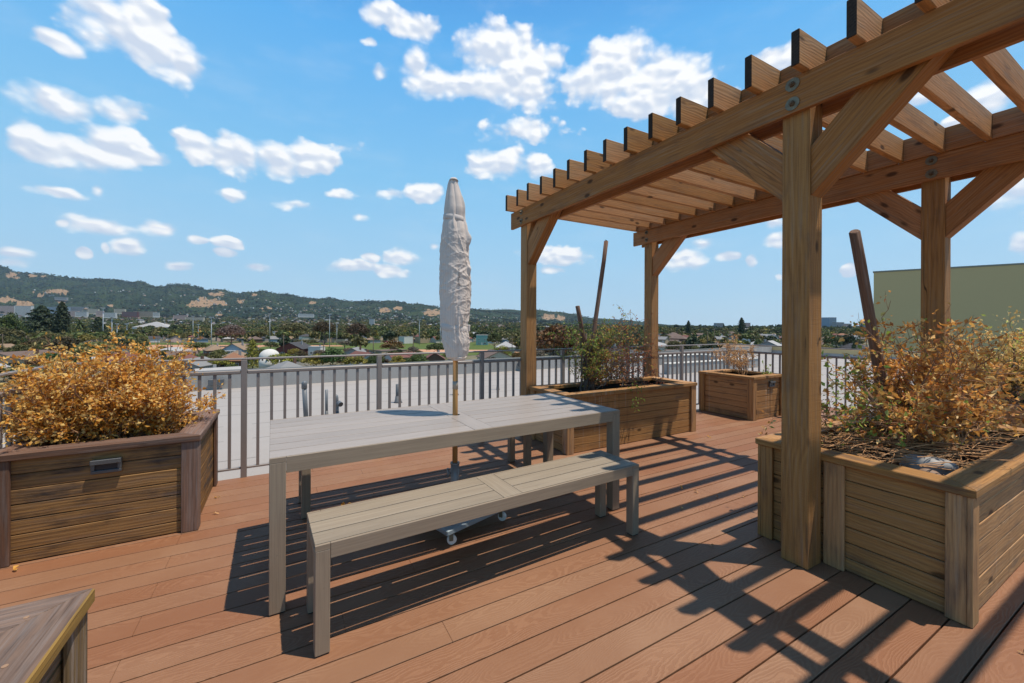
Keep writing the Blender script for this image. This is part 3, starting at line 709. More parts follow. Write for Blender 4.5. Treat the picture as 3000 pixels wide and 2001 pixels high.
frame_furniture('bench', 'bench behind the dining table, only its legs showing below the table top', 'bench', .118, 3.235, .022, 1.941, .3578, .461, .0585, .062, 3, .014, .115, (BENCH_TOP, TABLE_FR), group='benches at the table')

# ------------------------------------------------------------------ umbrella
def fabric():
    m_, T = new_mat('umbrella_canvas'); gc = T.n('ShaderNodeAttribute', attribute_name='gc').outputs['Vector']
    sp = T.n('ShaderNodeSeparateXYZ', i={0: gc})
    st = T.m('MULTIPLY_ADD', T.m('SINE', T.m('MULTIPLY', sp.outputs[0], 330.)), .5, .5)
    weave = T.noise(T.v('MULTIPLY', gc, (1, 1, .1)), 900., 2.)
    d = T.noise(gc, 9., 5., .65); d2 = T.noise(T.v('MULTIPLY', gc, (1, 1, .3)), 30., 4., .6)
    c = T.mix(T.m('MULTIPLY', st, .5), (.66, .56, .485), (.53, .46, .42))
    c = T.mix(T.m('MULTIPLY', T.smooth(d, .45, .75), .25), c, (.36, .32, .30))
    c = T.mix(T.m('MULTIPLY', T.smooth(d2, .6, .8), .2), c, (.28, .25, .24))
    finish(T, c, .9, bump=T.m('ADD', weave, T.m('MULTIPLY', d2, 2.)), bstr=.25, bdist=.003, spec=.15); return m_
CANVAS = fabric()
STRAP = plain('canvas_strap', (.53, .47, .43), .9, 0, .1, 60.)
def umbrella():
    ux, uy = 1.062, 2.706
    p = empty('umbrella', (ux, uy, 0), label='closed cream canvas umbrella wrapped with two straps standing through the table', cat='umbrella')
    sc_ = 417.; z_of = lambda yc: EYE+(CY-(480+yc/2.53))/sc_
    dx = lambda xc: (1250+xc/2.53-1335.6)/sc_
    prof = [(112,184,212),(118,168,225),(150,156,229),(250,140,262),(330,130,280),(378,124,284),(404,121,288),(432,120,290),(500,114,304),(560,108,312),(650,103,312),(780,100,318),(900,98,325),(1000,99,325),(1100,102,320),(1180,104,313),(1218,107,312),(1252,112,313),(1330,124,319),(1400,140,308),(1436,149,298),(1450,166,262)]
    zs = np.array([z_of(a) for a, _, _ in prof])[::-1]; cx = np.array([(dx(b)+dx(c))/2 for _, b, c in prof])[::-1]; rd = np.array([(dx(c)-dx(b))/2 for _, b, c in prof])[::-1]
    nz, na = 330, 260
    Z = np.linspace(zs[0], zs[-1], nz); cxz = np.interp(Z, zs, cx); rz = np.interp(Z, zs, rd)
    A = np.linspace(0, 2*np.pi, na, endpoint=False); ZZ, AA = np.meshgrid(Z, A, indexing='ij')
    rs = np.random.RandomState(5)
    # eight bunched panels: rounded pleats, with diagonal creases crossing the front
    R0 = rz[:, None]*np.ones_like(AA)
    squeeze = np.ones(nz)
    for zc, wd, dp in ((z_of(404), .035, .10), (z_of(1218), .05, .09)): squeeze -= dp*np.exp(-((Z-zc)/wd)**2)
    tw = .9*np.sin((Z-zs[0])*2.1)+.5*np.sin((Z-zs[0])*5.3+1)
    pleat = np.abs(np.sin(3.5*(AA+tw[:, None]*.35)+.4))**.7
    H = (.0035+.006*np.exp(-((ZZ-zs[0])/.25)**2)+.004*np.exp(-((zs[-1]-ZZ)/.5)**2))*(pleat-.6)
    low = np.clip((Z-zs[0])/.25, 0, 1)[:, None]; top = np.clip((zs[-1]-Z)/.35, .1, 1)[:, None]
    X3 = np.cos(AA); Y3 = np.sin(AA)
    def ridged(fr_a, fr_z, slope, ph, sharp=2.2):
        q = np.sin(fr_a*AA+ph+slope*ZZ*fr_z)
        return (1-np.abs(q))**sharp
    for k in range(16):
        a_c = rs.uniform(0, 2*np.pi); z_c = rs.uniform(zs[0]+.05, zs[-1]-.35); ln = rs.uniform(.03, .15); wd = rs.uniform(.006, .014)
        ang = rs.choice([-1, 1])*rs.uniform(.5, 1.35)
        da = (AA-a_c+np.pi) % (2*np.pi)-np.pi; s_ = da*.11; t = ZZ-z_c
        al = s_*np.cos(ang)+t*np.sin(ang); ac = -s_*np.sin(ang)+t*np.cos(ang)+.02*np.sin(al*25+k)
        H += rs.uniform(.0016, .0045)*np.exp(-(al/ln)**2)*(np.exp(-(ac/wd)**2)-.8*np.exp(-((ac-wd*1.9)/(wd*1.4))**2))*low*top
    def cr3(fr, n, seed, sh):
        r3 = np.random.RandomState(seed); o = np.zeros_like(AA)
        for q in range(n):
            kv = r3.normal(size=3); kv /= np.linalg.norm(kv); kv[2] *= .75; kv *= fr*r3.uniform(.7, 1.4)
            o = np.maximum(o, (1-np.abs(np.sin(kv[0]*X3*.11+kv[1]*Y3*.11+kv[2]*ZZ+r3.uniform(0, 6.3)+.9*np.sin(ZZ*9+AA*2+q))))**sh*r3.uniform(.4, 1)*np.clip(.5+1.2*np.sin(ZZ*r3.uniform(4, 12)+AA*r3.randint(1, 4)+q), 0, 1))
        return o
    mid = np.clip((Z-zs[0])/.12, .25, 1)[:, None]*np.clip((z_of(440)-Z)/.12, .12, 1)[:, None]
    H += mid*(.0085*cr3(26, 7, 71, 3.)+.0045*cr3(60, 8, 72, 3.)+.002*cr3(120, 6, 73, 2.)-.003)
    for k in range(30):
        a_c = rs.uniform(0, 2*np.pi); z_c = z_of(rs.choice([432, 1190, 1245]))+rs.uniform(-.01, .01); da = (AA-a_c+np.pi) % (2*np.pi)-np.pi
        H += .006*np.exp(-(da/.10)**2)*np.exp(-((ZZ-z_c)/.07)**2)
    RR = (R0+H)*squeeze[:, None]
    # ellipse: narrower in depth; loose flap towards the right side
    flap = .034*np.exp(-((AA-(-YAW+.15)+np.pi) % (2*np.pi)-np.pi)**2/.02)*(np.exp(-((ZZ-z_of(560))/.055)**2)+.7*np.exp(-((ZZ-z_of(785))/.035)**2)+.45*np.exp(-((ZZ-z_of(300))/.07)**2))
    RR = RR+flap
    # camera-right axis (u,v) of the umbrella's widest section
    ex = np.array([math.cos(YAW), -math.sin(YAW)]); ey = np.array([math.sin(YAW), math.cos(YAW)])
    px = cxz[:, None]+RR*np.cos(AA); py = RR*.86*np.sin(AA)
    X = ux+px*ex[0]+py*ey[0]; Y = uy+px*ex[1]+py*ey[1]
    V = np.stack([X, Y, ZZ], -1).reshape(-1, 3)-np.array([ux, uy, 0])
    i = np.arange(nz-1)[:, None]*na; j = np.arange(na)[None]; jn = (j+1) % na
    F = np.stack([i+j, i+jn, i+na+jn, i+na+j], -1).reshape(-1, 4)
    Gc = np.stack([AA*.11, ZZ*0+rs.rand(), ZZ], -1).reshape(-1, 3)
    me = mesh_np('canopy', V, F, CANVAS, {'gc': ('POINT', 'FLOAT_VECTOR', Gc)}, smooth=True)
    can = link('canopy', me, p)
    # closed ends
    def strapm(yc0, yc1, mat, name):
        z0, z1 = z_of(yc1), z_of(yc0); n = 60; V = []; F = []
        for q, (zz, off) in enumerate(((z0, .001), (z0+.003, .0055), (z1-.003, .0055), (z1, .001))):
            cc = np.interp(zz, zs, cx); r_ = np.interp(zz, zs, rd)*(np.interp(zz, Z, squeeze))+off
            for k in range(n):
                a = 2*math.pi*k/n; a_ = cc+r_*math.cos(a); b_ = r_*.86*math.sin(a); dz = -.012*math.cos(a)
                V.append((a_*ex[0]+b_*ey[0], a_*ex[1]+b_*ey[1], zz+dz))
        for q in range(3):
            for k in range(n): F.append([q*n+k, q*n+(k+1) % n, (q+1)*n+(k+1) % n, (q+1)*n+k])
        link(name, mesh_np(name, V, F, mat, smooth=True), p)
    strapm(386, 428, STRAP, 'strap'); strapm(1196, 1248, STRAP, 'strap')
    m = MB(); rx = np.interp(z_of(1222), zs, cx)+np.interp(z_of(1222), zs, rd)+.004
    c = np.array([rx*ex[0], rx*ex[1], z_of(1222)]); m.plank(c, ((0, 0, 1), (ex[0], ex[1], 0), (ey[0], ey[1], 0)), (.045, .014, .03), .003); m.build('buckle', STRAP, p)
    tp = cx[-1]; 
    m = MB(); m.tube([(tp*ex[0], tp*ex[1], zs[-1]-.012), (tp*ex[0], tp*ex[1], zs[-1]+.006)], [.034, .022], 16); m.build('top_cap', CANVAS, p)
    m = MB(); m.tube([(0, 0, .30), (0, 0, zs[0]+.3)], .0185, 20); m.build('pole', BAMBOO, p)
    m = MB(); m.tube([(0, 0, .93), (0, 0, .985)], .0198, 20); m.build('pole_sleeve', plain('brushed_sleeve', (.34, .28, .22), .5, .2), p)
    m = MB(); m.tube([(.02*ex[0], .02*ex[1], zs[0]-.01), (.02*ex[0], .02*ex[1], zs[0]+.02)], [.045, .062], 18); m.build('hub', CANVAS, p)
    # faded print running down the canvas: small irregular marks
    m = MB(); rr_ = random.Random(9)
    def pos(xc, yc, off=.0022):
        z = z_of(yc); k = int(np.clip(np.searchsorted(Z, z), 1, nz-1)); a_t = dx(xc)
        row = px[k]; front = np.where(np.sin(AA[k]) < 0)[0]; q = front[np.argmin(np.abs(row[front]-a_t))]
        v = V[k*na+q]; nn = np.array([v[0]-cxz[k]*ex[0], v[1]-cxz[k]*ex[1], 0]); nn /= np.linalg.norm(nn); return v+nn*off
    for k in range(15):
        yc = 790+k*8+rr_.uniform(-2, 2); xc = 252-rr_.uniform(-3, 4)
        m.tube([pos(xc-4, yc), pos(xc+3, yc+3)], .0011, 5)
    for a, b in (((240, 905), (250, 909)), ((250, 909), (262, 914)), ((262, 914), (256, 905)), ((244, 897), (258, 896))): m.tube([pos(*a), pos(*b)], .0011, 5)
    m.build('print', plain('faded_brown_ink', (.10, .07, .06), .9), can)
    # wheeled base
    b = empty('wheeled_stand', (ux, uy, 0), R(17.1), 'blue grey square metal umbrella base on white casters under the table', 'umbrella stand')
    H_ = .28
    m = MB(); m.box(-H_, H_, -H_, H_, .088, .122, 'x', .006); m.build('plate', BASEGREY, b)
    m = MB(); m.tube([(0, 0, .122), (0, 0, .40)], .030, 24); m.tube([(0, 0, .40), (0, 0, .412)], .033, 24); m.build('pipe', PIPEGREY, b)
    m = MB(); m.tube([(0, 0, .205), (0, 0, .285)], .0304, 24, cap=False); m.build('sticker', plain('torn_sticker', (.42, .37, .36), .7, 0, .4, 50.), b)
    q = R(150-17); m = MB(); m.tube([(.03*math.cos(q), .03*math.sin(q), .335), (.052*math.cos(q), .052*math.sin(q), .335)], .006, 8); m.tube([(.052*math.cos(q), .052*math.sin(q), .30), (.05*math.cos(q), .05*math.sin(q), .368)], [.006, .009], 8); m.build('knob', PIPEGREY, b)
    for sx in (-1, 1):
        for sy in (-1, 1):
            x, y = sx*.225, sy*.225; th = R(-17-29+20*sx*sy); dx_, dy_ = math.cos(th), math.sin(th)
            m = MB(); m.box(x-.03, x+.03, y-.03, y+.03, .083, .0875, 'x', .001); m.tube([(x, y, .066), (x, y, .083)], .017, 12)
            for s_ in (-1, 1):
                c = np.array([x+dx_*.012, y+dy_*.012, .05])+np.array([-dy_, dx_, 0])*s_*.015
                m.plank(c, ((0, 0, 1), (dx_, dy_, 0), (-dy_, dx_, 0)), (.045, .026, .003), .001)
            cst = m.build('caster', STEEL, b)
            m = MB(); a = np.array([x+dx_*.018, y+dy_*.018, .0305]); n_ = np.array([-dy_, dx_, 0])
            m.tube([a-n_*.0115, a-n_*.009, a+n_*.009, a+n_*.0115], [.026, .030, .030, .026], 22); m.build('wheel', WHITEPLASTIC, cst)
umbrella()

# ------------------------------------------------------------------ leaning stakes
def stake(label, x0, x1, r0, r1):
    ax = np.array(x1, float)-np.array(x0, float); n = 9
    o = empty('wooden_stake', x0, label=label, cat='stake', group='round wooden stakes leaning in the planters')
    rr_ = random.Random(int(x0[0]*100)); m = MB(); pts = []; rad = []
    for k in range(n):
        t = k/(n-1); pts.append(ax*t+np.array([rr_.uniform(-.003, .003), rr_.uniform(-.003, .003), 0])); rad.append((r0+(r1-r0)*t)*rr_.uniform(.96, 1.04))
    pts.append(ax*1.004); rad.append(r1*.8)
    m.tube(pts, rad, 14); m.build('shaft', WOOD_STAKE, o)
stake('tall thin round stake leaning out of the vine planter', (3.24, 3.93, .50), (3.595, 3.95, 2.457), .027, .027)
stake('short stake stub left of the tall thin stake in the vine planter', (3.36, 3.9, .50), (3.094, 3.9, 1.614), .027, .026)
stake('thick round stake leaning left in the planter beside the nearest pergola post', (3.90, 1.24, .50), (3.309, 1.25, 2.01), .034, .030)

# ------------------------------------------------------------------ foliage machinery
def tubes_np(segs, sides=4):
    """segs (n,8): p0, p1, r0, r1"""
    s = np.asarray(segs, float); p0, p1, r0, r1 = s[:, :3], s[:, 3:6], s[:, 6], s[:, 7]
    d = p1-p0; L = np.linalg.norm(d, axis=1, keepdims=True); d = d/np.maximum(L, 1e-9)
    ref = np.where(np.abs(d[:, 2:3]) < .9, np.array([[0, 0, 1.]]), np.array([[1., 0, 0]])); a = np.cross(d, ref); a /= np.linalg.norm(a, axis=1, keepdims=True); b = np.cross(d, a)
    V = []
    for (p, r) in ((p0, r0), (p1, r1)):
        for k in range(sides):
            t = 2*np.pi*k/sides; V.append(p+(a*math.cos(t)+b*math.sin(t))*r[:, None])
    V = np.stack(V, 1); n = len(s); base = (np.arange(n)*2*sides)[:, None]
    F = np.concatenate([np.stack([base[:, 0]+k, base[:, 0]+sides+k, base[:, 0]+sides+(k+1) % sides, base[:, 0]+(k+1) % sides], -1) for k in range(sides)])
    return V.reshape(-1, 3), F
def leaves_np(P, Dr, size, rs, aspect=.45, fold=.35, curl=.3, tint=None):
    """folded, slightly curled leaves: 4 triangles each"""
    n = len(P); Dr = Dr/np.linalg.norm(Dr, axis=1, keepdims=True)
    up = rs.normal(size=(n, 3)); side = np.cross(Dr, up); side /= np.linalg.norm(side, axis=1, keepdims=True); nr = np.cross(side, Dr)
    L = size*rs.uniform(.6, 1.25, (n, 1)); W_ = L*aspect*rs.uniform(.6, 1.3, (n, 1)); f = fold*rs.uniform(-1, 1.4, (n, 1)); cu = curl*rs.uniform(-1, 1, (n, 1))
    b = P; m = P+Dr*L*.5+nr*L*cu*.25; t = P+Dr*L*np.sqrt(np.maximum(0, 1-cu**2*.3))+nr*L*cu*-.2
    l = P+Dr*L*.42+side*W_*.5+nr*W_*f; r = P+Dr*L*.42-side*W_*.5+nr*W_*f
    V = np.stack([b, l, t, r, m], 1).reshape(-1, 3); k = (np.arange(n)*5)[:, None]
    F = np.concatenate([k+np.array([[0, 4, 1]]), k+np.array([[1, 4, 2]]), k+np.array([[0, 3, 4]]), k+np.array([[3, 2, 4]])])
    tn = rs.rand(n) if tint is None else tint
    return V, F, np.repeat(tn, 5)
def skeleton(rs, bases, targets, r0, nsub=5, nsub2=3, wob=.12, sublen=.30, droop=0., seg=7):
    segs = []; tips = []
    def grow(a, b, ra, rb, n, w_):
        pts = [a]; L = np.linalg.norm(b-a); off = np.zeros(3)
        for k in range(1, n+1):
            t = k/n; off = off*.6+rs.normal(size=3)*w_*L*.5; p = a+(b-a)*t+off*math.sin(math.pi*min(t, .92)); p[2] -= droop*L*t*t*.3; pts.append(p)
        for k in range(n): segs.append(np.concatenate([pts[k], pts[k+1], [ra+(rb-ra)*k/n, ra+(rb-ra)*(k+1)/n]]))
        return pts
    for a, b in zip(bases, targets):
        a = np.array(a, float); b = np.array(b, float); L = np.linalg.norm(b-a); pts = grow(np.array(a, float), np.array(b, float), r0, r0*.28, seg, wob)
        for j in range(nsub):
            t = rs.uniform(.25, 1.); i = min(int(t*seg), seg-1); s0 = pts[i]+(pts[i+1]-pts[i])*(t*seg-i)
            d = (b-a)/L+rs.normal(size=3)*.75; d[2] += .15; d /= np.linalg.norm(d); l2 = L*sublen*rs.uniform(.5, 1.3)
            p2 = grow(s0, s0+d*l2, r0*.4, r0*.16, 4, wob)
            for k in range(1, 5): tips.append((p2[k], p2[k]-p2[k-1]))
            for q in range(nsub2):
                i2 = rs.randint(1, 4); d2 = d+rs.normal(size=3)*.8; d2 /= np.linalg.norm(d2); l3 = l2*.5*rs.uniform(.4, 1.2)
                p3 = grow(p2[i2], p2[i2]+d2*l3, r0*.2, r0*.1, 3, wob)
                for k in range(1, 4): tips.append((p3[k], p3[k]-p3[k-1]))
    return np.array(segs), tips
def leafset(rs, tips, n, size, spread=.02, aspect=.45, fold=.35, curl=.4, out=.6, tint=None, zmin=None, **k):
    idx = rs.randint(0, len(tips), n); P = np.array([tips[i][0] for i in idx])+rs.normal(size=(n, 3))*spread
    d = np.array([tips[i][1] for i in idx]); d = d/np.maximum(np.linalg.norm(d, axis=1, keepdims=True), 1e-6)*out+rs.normal(size=(n, 3))*.6
    if zmin is not None:
        ok = P[:, 2] > zmin; P, d = P[ok], d[ok]
    return leaves_np(P, d, size, rs, aspect, fold, curl, tint=tint)
def shrub_obj(name, label, origin, segs, leafdata, bark, leafmat, cat='shrub', group=None, sides=4, extra=None):
    p = empty(name, origin, label=label, cat=cat, group=group); o = np.array(origin)
    V, F = tubes_np(segs, sides); link('branches', mesh_np('branches', V-o, F, bark, smooth=True), p)
    V, F, t = leafdata; link('leaves', mesh_np('leaves', V-o, F, leafmat, {'tint': ('POINT', 'FLOAT', t)}), p)
    return p

# golden shrub, left
rs = np.random.RandomState(11); bs = []; ts = []
for k in range(84):
    th = k*2.39996; q = math.sqrt((k+.5)/84)
    x = -1.10+.60*q*math.cos(th); y = 3.87+.36*q*math.sin(th)
    h = .70+.36*(1-abs(q*math.cos(th))**3)*rs.uniform(.25, 1.); 
    if rs.rand() < .25 and abs(q*math.cos(th)) < .75: h = rs.uniform(1.02, 1.17)
    bs.append((-1.02+rs.uniform(-.12, .12), 3.87+rs.uniform(-.1, .1), .52)); ts.append((x, y, h))
segs, tips = skeleton(rs, bs, ts, .007, 10, 4, .10, .27)
LD = leafset(rs, tips, 23000, .029, .012, .55, .5, 1., zmin=.58)
shrub_obj('golden_shrub', 'dense shrub of dry golden leaves in the dark planter at left', (-1.02, 3.87, .53), segs, LD, BARK, GOLD)

# vine shrub, centre
rs = np.random.RandomState(21); bs = []; ts = []
base = np.array([3.27, 3.93, .53])
for k in range(46):
    z = rs.uniform(.72, 1.40); cxx = 3.42+.12*(z-1); hw = .50*math.sin(math.pi*min(1, max(.2, (1.62-z)/.95)))**.6
    x = cxx+rs.uniform(-1, 1)*hw; y = 3.87+rs.uniform(-.28, .28)
    b0 = base+np.array([rs.uniform(-.05, .08), rs.uniform(-.05, .05), rs.uniform(0, .5)]); bs.append(b0); ts.append((x, y, z))
for k in range(14):   # long low dry stems sprawling right
    bs.append((3.5+rs.uniform(-.2, .2), 3.8+rs.uniform(-.1, .1), rs.uniform(.6, .95))); ts.append((4.12+rs.uniform(-.25, .28), 3.85+rs.uniform(-.2, .2), rs.uniform(.62, 1.22)))
segs, tips = skeleton(rs, bs, ts, .006, 7, 3, .16, .32, droop=.2)
trunk = []
for (a, b, r_) in (((3.26, 3.95, .52), (3.25, 3.93, 1.30), .034), ((3.31, 3.9, .52), (3.40, 3.88, 1.05), .024), ((3.22, 3.97, .52), (3.16, 3.9, 1.2), .018)):
    a = np.array(a); b = np.array(b); pr = a
    for k in range(1, 9):
        q = a+(b-a)*k/8+rs.normal(size=3)*.01; trunk.append(np.concatenate([pr, q, [r_*(1-.07*(k-1)), r_*(1-.07*k)]])); pr = q
# curly bare tendrils reaching up
tend = []
for k in range(16):
    p_ = np.array([3.62+rs.uniform(-.15, .55), 3.88+rs.uniform(-.12, .12), 1.18]); th = rs.uniform(-.5, .7); L = rs.uniform(.22, .50)*(1 if k > 4 else 1.2)
    for j in range(12):
        th += rs.normal()*.16+(.22 if j > 8 else 0)*(1 if k % 2 else -1); q = p_+np.array([math.sin(th)*math.cos(YAW), -math.sin(th)*math.sin(YAW), math.cos(th)])*L/12; tend.append(np.concatenate([p_, q, [.0028-.0001*j, .0027-.0001*j]])); p_ = q
        if j > 3 and rs.rand() < .5: tips.append((q, np.array([math.sin(th), 0, math.cos(th)])))
LDt = []
tv = [t for t in tips]; n = 6800
V1 = leafset(rs, tv, n, .034, .014, .42, .3, .5, zmin=.57)
# greener to the left, red-brown low down and to the right
c_ = V1[0].reshape(-1, 5, 3)[:, 0]; tn = rs.rand(len(c_)); g = np.clip(.62-(c_[:, 0]-3.0)*.75+(c_[:, 2]-.85)*.5+rs.normal(size=len(c_))*.24, 0, 1)
V1 = (V1[0], V1[1], np.repeat(g, 5))
segs = np.concatenate([segs, np.array(trunk), np.array(tend)])
# stray shoots hanging over the front
hang = []
for (x, l) in ((3.53, .16), (3.68, .10), (3.60, .22)):
    p_ = np.array([x, 3.62, .66]); 
    for q in ((x, 3.50, .69), (x+.01, 3.45, .66), (x+.015, 3.44, .62-l*.5), (x+.02, 3.44, .62-l)):
        q = np.array(q); hang.append(np.concatenate([p_, q, [.0018, .0016]])); p_ = q
hp = [(np.array([h[3], h[4], h[5]]), np.array([0, -.3, -1.])) for h in hang[1:]]*8
H1 = leafset(rs, hp, 44, .045, .018, .4, .25, .4, tint=rs.uniform(.62, .9, 44)); 
V1 = (np.concatenate([V1[0], H1[0]]), np.concatenate([V1[1], H1[1]+len(V1[0])]), np.concatenate([V1[2], H1[2]]))
segs = np.concatenate([segs, np.array(hang)])
shrub_obj('vine_shrub', 'half green vine shrub with bare curly shoots around the stakes', (3.27, 3.93, .53), segs, V1, BARKD, VINE)

# small dry bush
rs = np.random.RandomState(31); bs = []; ts = []
for k in range(15):
    th = rs.uniform(0, 2*math.pi); q = math.sqrt(rs.rand()); bs.append((6.55+rs.uniform(-.04, .04), 3.93, .54)); ts.append((6.42+.50*q*math.cos(th), 3.93+.28*q*math.sin(th), .82+.30*rs.uniform(.3, 1)))
segs, tips = skeleton(rs, bs, ts, .006, 5, 2, .08, .3)
tips = [t for t in tips if t[0][2] > .74]
shrub_obj('dry_bush', 'thin dry bush with sparse tan leaves in the square planter', (6.55, 3.93, .54), segs, leafset(rs, tips, 1150, .04, .015, .35, .3, .5), DRYTWIG, DDRY)
rs = np.random.RandomState(33)
bs = [(6.70, 3.60, .55)]*4; ts = [(6.60+rs.uniform(-.1, .12), 3.56+rs.uniform(-.06, .06), rs.uniform(.66, .78)) for _ in range(4)]
segs, tips = skeleton(rs, bs, ts, .003, 3, 1, .1, .3)
shrub_obj('weed', 'little green weed at the right corner of the square planter', (6.70, 3.60, .55), segs, leafset(rs, tips, 40, .06, .01, .35, .2, .3, tint=rs.uniform(.6, 1, 40)), DRYTWIG, VINE, cat='weed')

# tangled shrub in the near right planter
rs = np.random.RandomState(41); bs = []; ts = []
for k in range(44):
    v = rs.uniform(.66, 1.56); u = rs.uniform(3.05, 4.5); z = .66+rs.uniform(.05, .52)*(1-.4*abs(u-3.7))
    bs.append((3.40+rs.uniform(-.06, .4), 1.06+rs.uniform(-.08, .08), .60+rs.uniform(0, .12))); ts.append((u, v, z))
for k in range(20):
    bs.append((3.9+rs.uniform(-.1, .3), 1.05+rs.uniform(-.2, .2), .65)); ts.append((3.9+rs.uniform(-.6, .7), rs.uniform(.8, 1.45), rs.uniform(1.05, 1.36)))
segs, tips = skeleton(rs, bs, ts, .0075, 7, 3, .15, .33)
mat_ = []
for k in range(400):       # dry straw-like stems lying over the soil
    c0 = np.array([rs.uniform(2.98, 4.5), rs.uniform(.75, 1.42), rs.uniform(.56, .67)]); th = rs.normal()*.6-.25; L = rs.uniform(.15, .5); p_ = c0-np.array([math.cos(th), math.sin(th), 0])*L/2
    p_ = np.array([min(max(p_[0], 2.9), 4.55), min(max(p_[1], .68), 1.48), p_[2]]); a = rs.normal()*.05
    for j in range(4):
        th += rs.normal()*.12; q = p_+np.array([math.cos(th), math.sin(th), a+rs.normal()*.05])*L/4; q[2] = max(q[2], .555); mat_.append(np.concatenate([p_, q, [.0026, .0022]])); p_ = q
trunk = []
for (a, b, r_) in (((3.38, 1.04, .52), (3.41, 1.06, .82), .042), ((3.40, 1.05, .72), (3.72, .98, .95), .02), ((3.4, 1.06, .75), (3.45, 1.28, 1.0), .018), ((4.05, 1.02, .54), (4.1, 1.03, .95), .028)):
    a = np.array(a); b = np.array(b); pr = a
    for k in range(1, 7): q = a+(b-a)*k/6+rs.normal(size=3)*.008; trunk.append(np.concatenate([pr, q, [r_*(1-.06*(k-1)), r_*(1-.06*k)]])); pr = q
LD = leafset(rs, tips, 7600, .040, .016, .5, .4, .7, zmin=.57)
c_ = LD[0].reshape(-1, 5, 3)[:, 0]; g = np.clip(rs.rand(len(c_))*.78, 0, 1); gm = (rs.rand(len(c_)) < np.clip(.45-(c_[:, 0]-3.2)*.7+(c_[:, 1]-1.2)*.9, .03, .5)); g = np.where(gm, rs.uniform(.85, 1, len(c_)), g)
LD = (LD[0], LD[1], np.repeat(g, 5))
pE = shrub_obj('tangled_shrub', 'tangled dying shrub with orange leaves and a few green ones beside the nearest pergola post', (3.38, 1.04, .53), np.concatenate([segs, np.array(trunk)]), LD, BARK, EDRY)
V, F = tubes_np(np.array(mat_), 4); link('dry_stems', mesh_np('dry_stems', V-np.array([3.38, 1.04, .53]), F, DRYTWIG, smooth=True), pE)

# pale gold shrub behind
rs = np.random.RandomState(51); bs = []; ts = []
for k in range(40):
    th = rs.uniform(0, 2*math.pi); q = math.sqrt(rs.rand()); bs.append((6.5+rs.uniform(-.1, .1), 1.2+rs.uniform(-.15, .15), .54)); ts.append((6.5+.5*q*math.cos(th), 1.15+.62*q*math.sin(th), .85+.50*rs.uniform(.3, 1)*math.sqrt(1-.7*q*q)))
segs, tips = skeleton(rs, bs, ts, .007, 7, 3, .1, .3)
shrub_obj('pale_gold_shrub', 'pale gold and lime shrub behind the rear right pergola post', (6.5, 1.2, .54), segs, leafset(rs, tips, 7000, .038, .02, .5, .35, .5, zmin=.58), BARKD, FDRY)

# stones in the near right planter
def stone(name, label, c, r, mat, seed):
    rs = np.random.RandomState(seed); n, m_ = 24, 36; V = []
    ph = rs.uniform(0, 6, 6)
    for i in range(n):
        t = math.pi*i/(n-1)
        for j in range(m_):
            a = 2*math.pi*j/m_; d = np.array([math.sin(t)*math.cos(a), math.sin(t)*math.sin(a), math.cos(t)])
            k = 1+.10*math.sin(2*d[0]+3*d[1]+ph[0])+.07*math.sin(5*d[2]+ph[1])+.05*math.sin(6*d[0]-4*d[2]+ph[2]); V.append(d*k*np.array(r))
    F = [[i*m_+j, (i+1)*m_+j, (i+1)*m_+(j+1) % m_, i*m_+(j+1) % m_] for i in range(n-1) for j in range(m_)]
    o = link(name, mesh_np(name, V, F, mat, smooth=True)); o.location = c; tag(o, label, 'stone')
stone('smooth_stone', 'pale grey smooth stone half buried in the dry stems', (3.18, .86, .585), (.085, .12, .065), plain('grey_granite', (.27, .255, .235), .55, 0, .4, 9.), 3)
stone('smooth_stone', 'small brown stone in the inner corner of the planter', (3.02, .80, .575), (.05, .055, .04), plain('brown_stone', (.24, .15, .10), .6), 4)
m = MB(); m.tube([(0, 0, 0), (0, 0, .05)], .006, 8)
g_ = m.build('plant_tie', plain('teal_plastic', (.0, .22, .17), .4)); g_.location = (3.45, 1.12, .80); g_.rotation_euler = (1.2, .5, 0); tag(g_, 'tiny teal green plant tie on the tangled shrub stem', 'plant tie')

# fallen leaves on the deck
rs = np.random.RandomState(61)
spots = [(0.42, 3.30), (0.32, 3.12), (-1.30, 3.32), (-.42, 3.62), (3.0, 2.2), (3.05, 2.05), (2.62, 2.05), (2.95, 2.3), (1.5, 3.0), (4.6, 3.2), (2.35, 1.62), (3.25, 1.95), (-.45, 3.95), (2.72, .44)]
words = ['large curled tan leaf on the boards behind the table', 'small yellow leaf beside the large tan one behind the table', 'leaf at the left foot of the dark planter', 'pale leaf by the right side of the dark planter', 'dry leaf between two rafter shadows', 'dry leaf just nearer than its neighbour among the rafter shadows', 'dry leaf by the right end of the bench', 'dry leaf farthest right among the rafter shadows', 'dry leaf in the shade under the table', 'dark leaf at the foot of the vine planter', 'small lit leaf left of the nearest pergola post', 'dry leaf near the left corner of the near right planter', 'leaf at the railing behind the dark planter', 'leaf at the foot of the near right planter corner']
for (x, y), wd in zip(spots, words):
    V, F, t = leaves_np(np.zeros((3, 3)), rs.normal(size=(3, 3))*np.array([1, 1, .25]), .05 if 'large' in wd else .028, rs, .6, .5, .8)
    V[:, 2] += .004-V[:, 2].min(); o = link('fallen_leaf', mesh_np('fallen_leaf', V, F, DDRY if rs.rand() < .5 else GOLD, {'tint': ('POINT', 'FLOAT', t)})); o.location = (x, y, 0); tag(o, wd, 'leaf', 'fallen leaves on the deck')

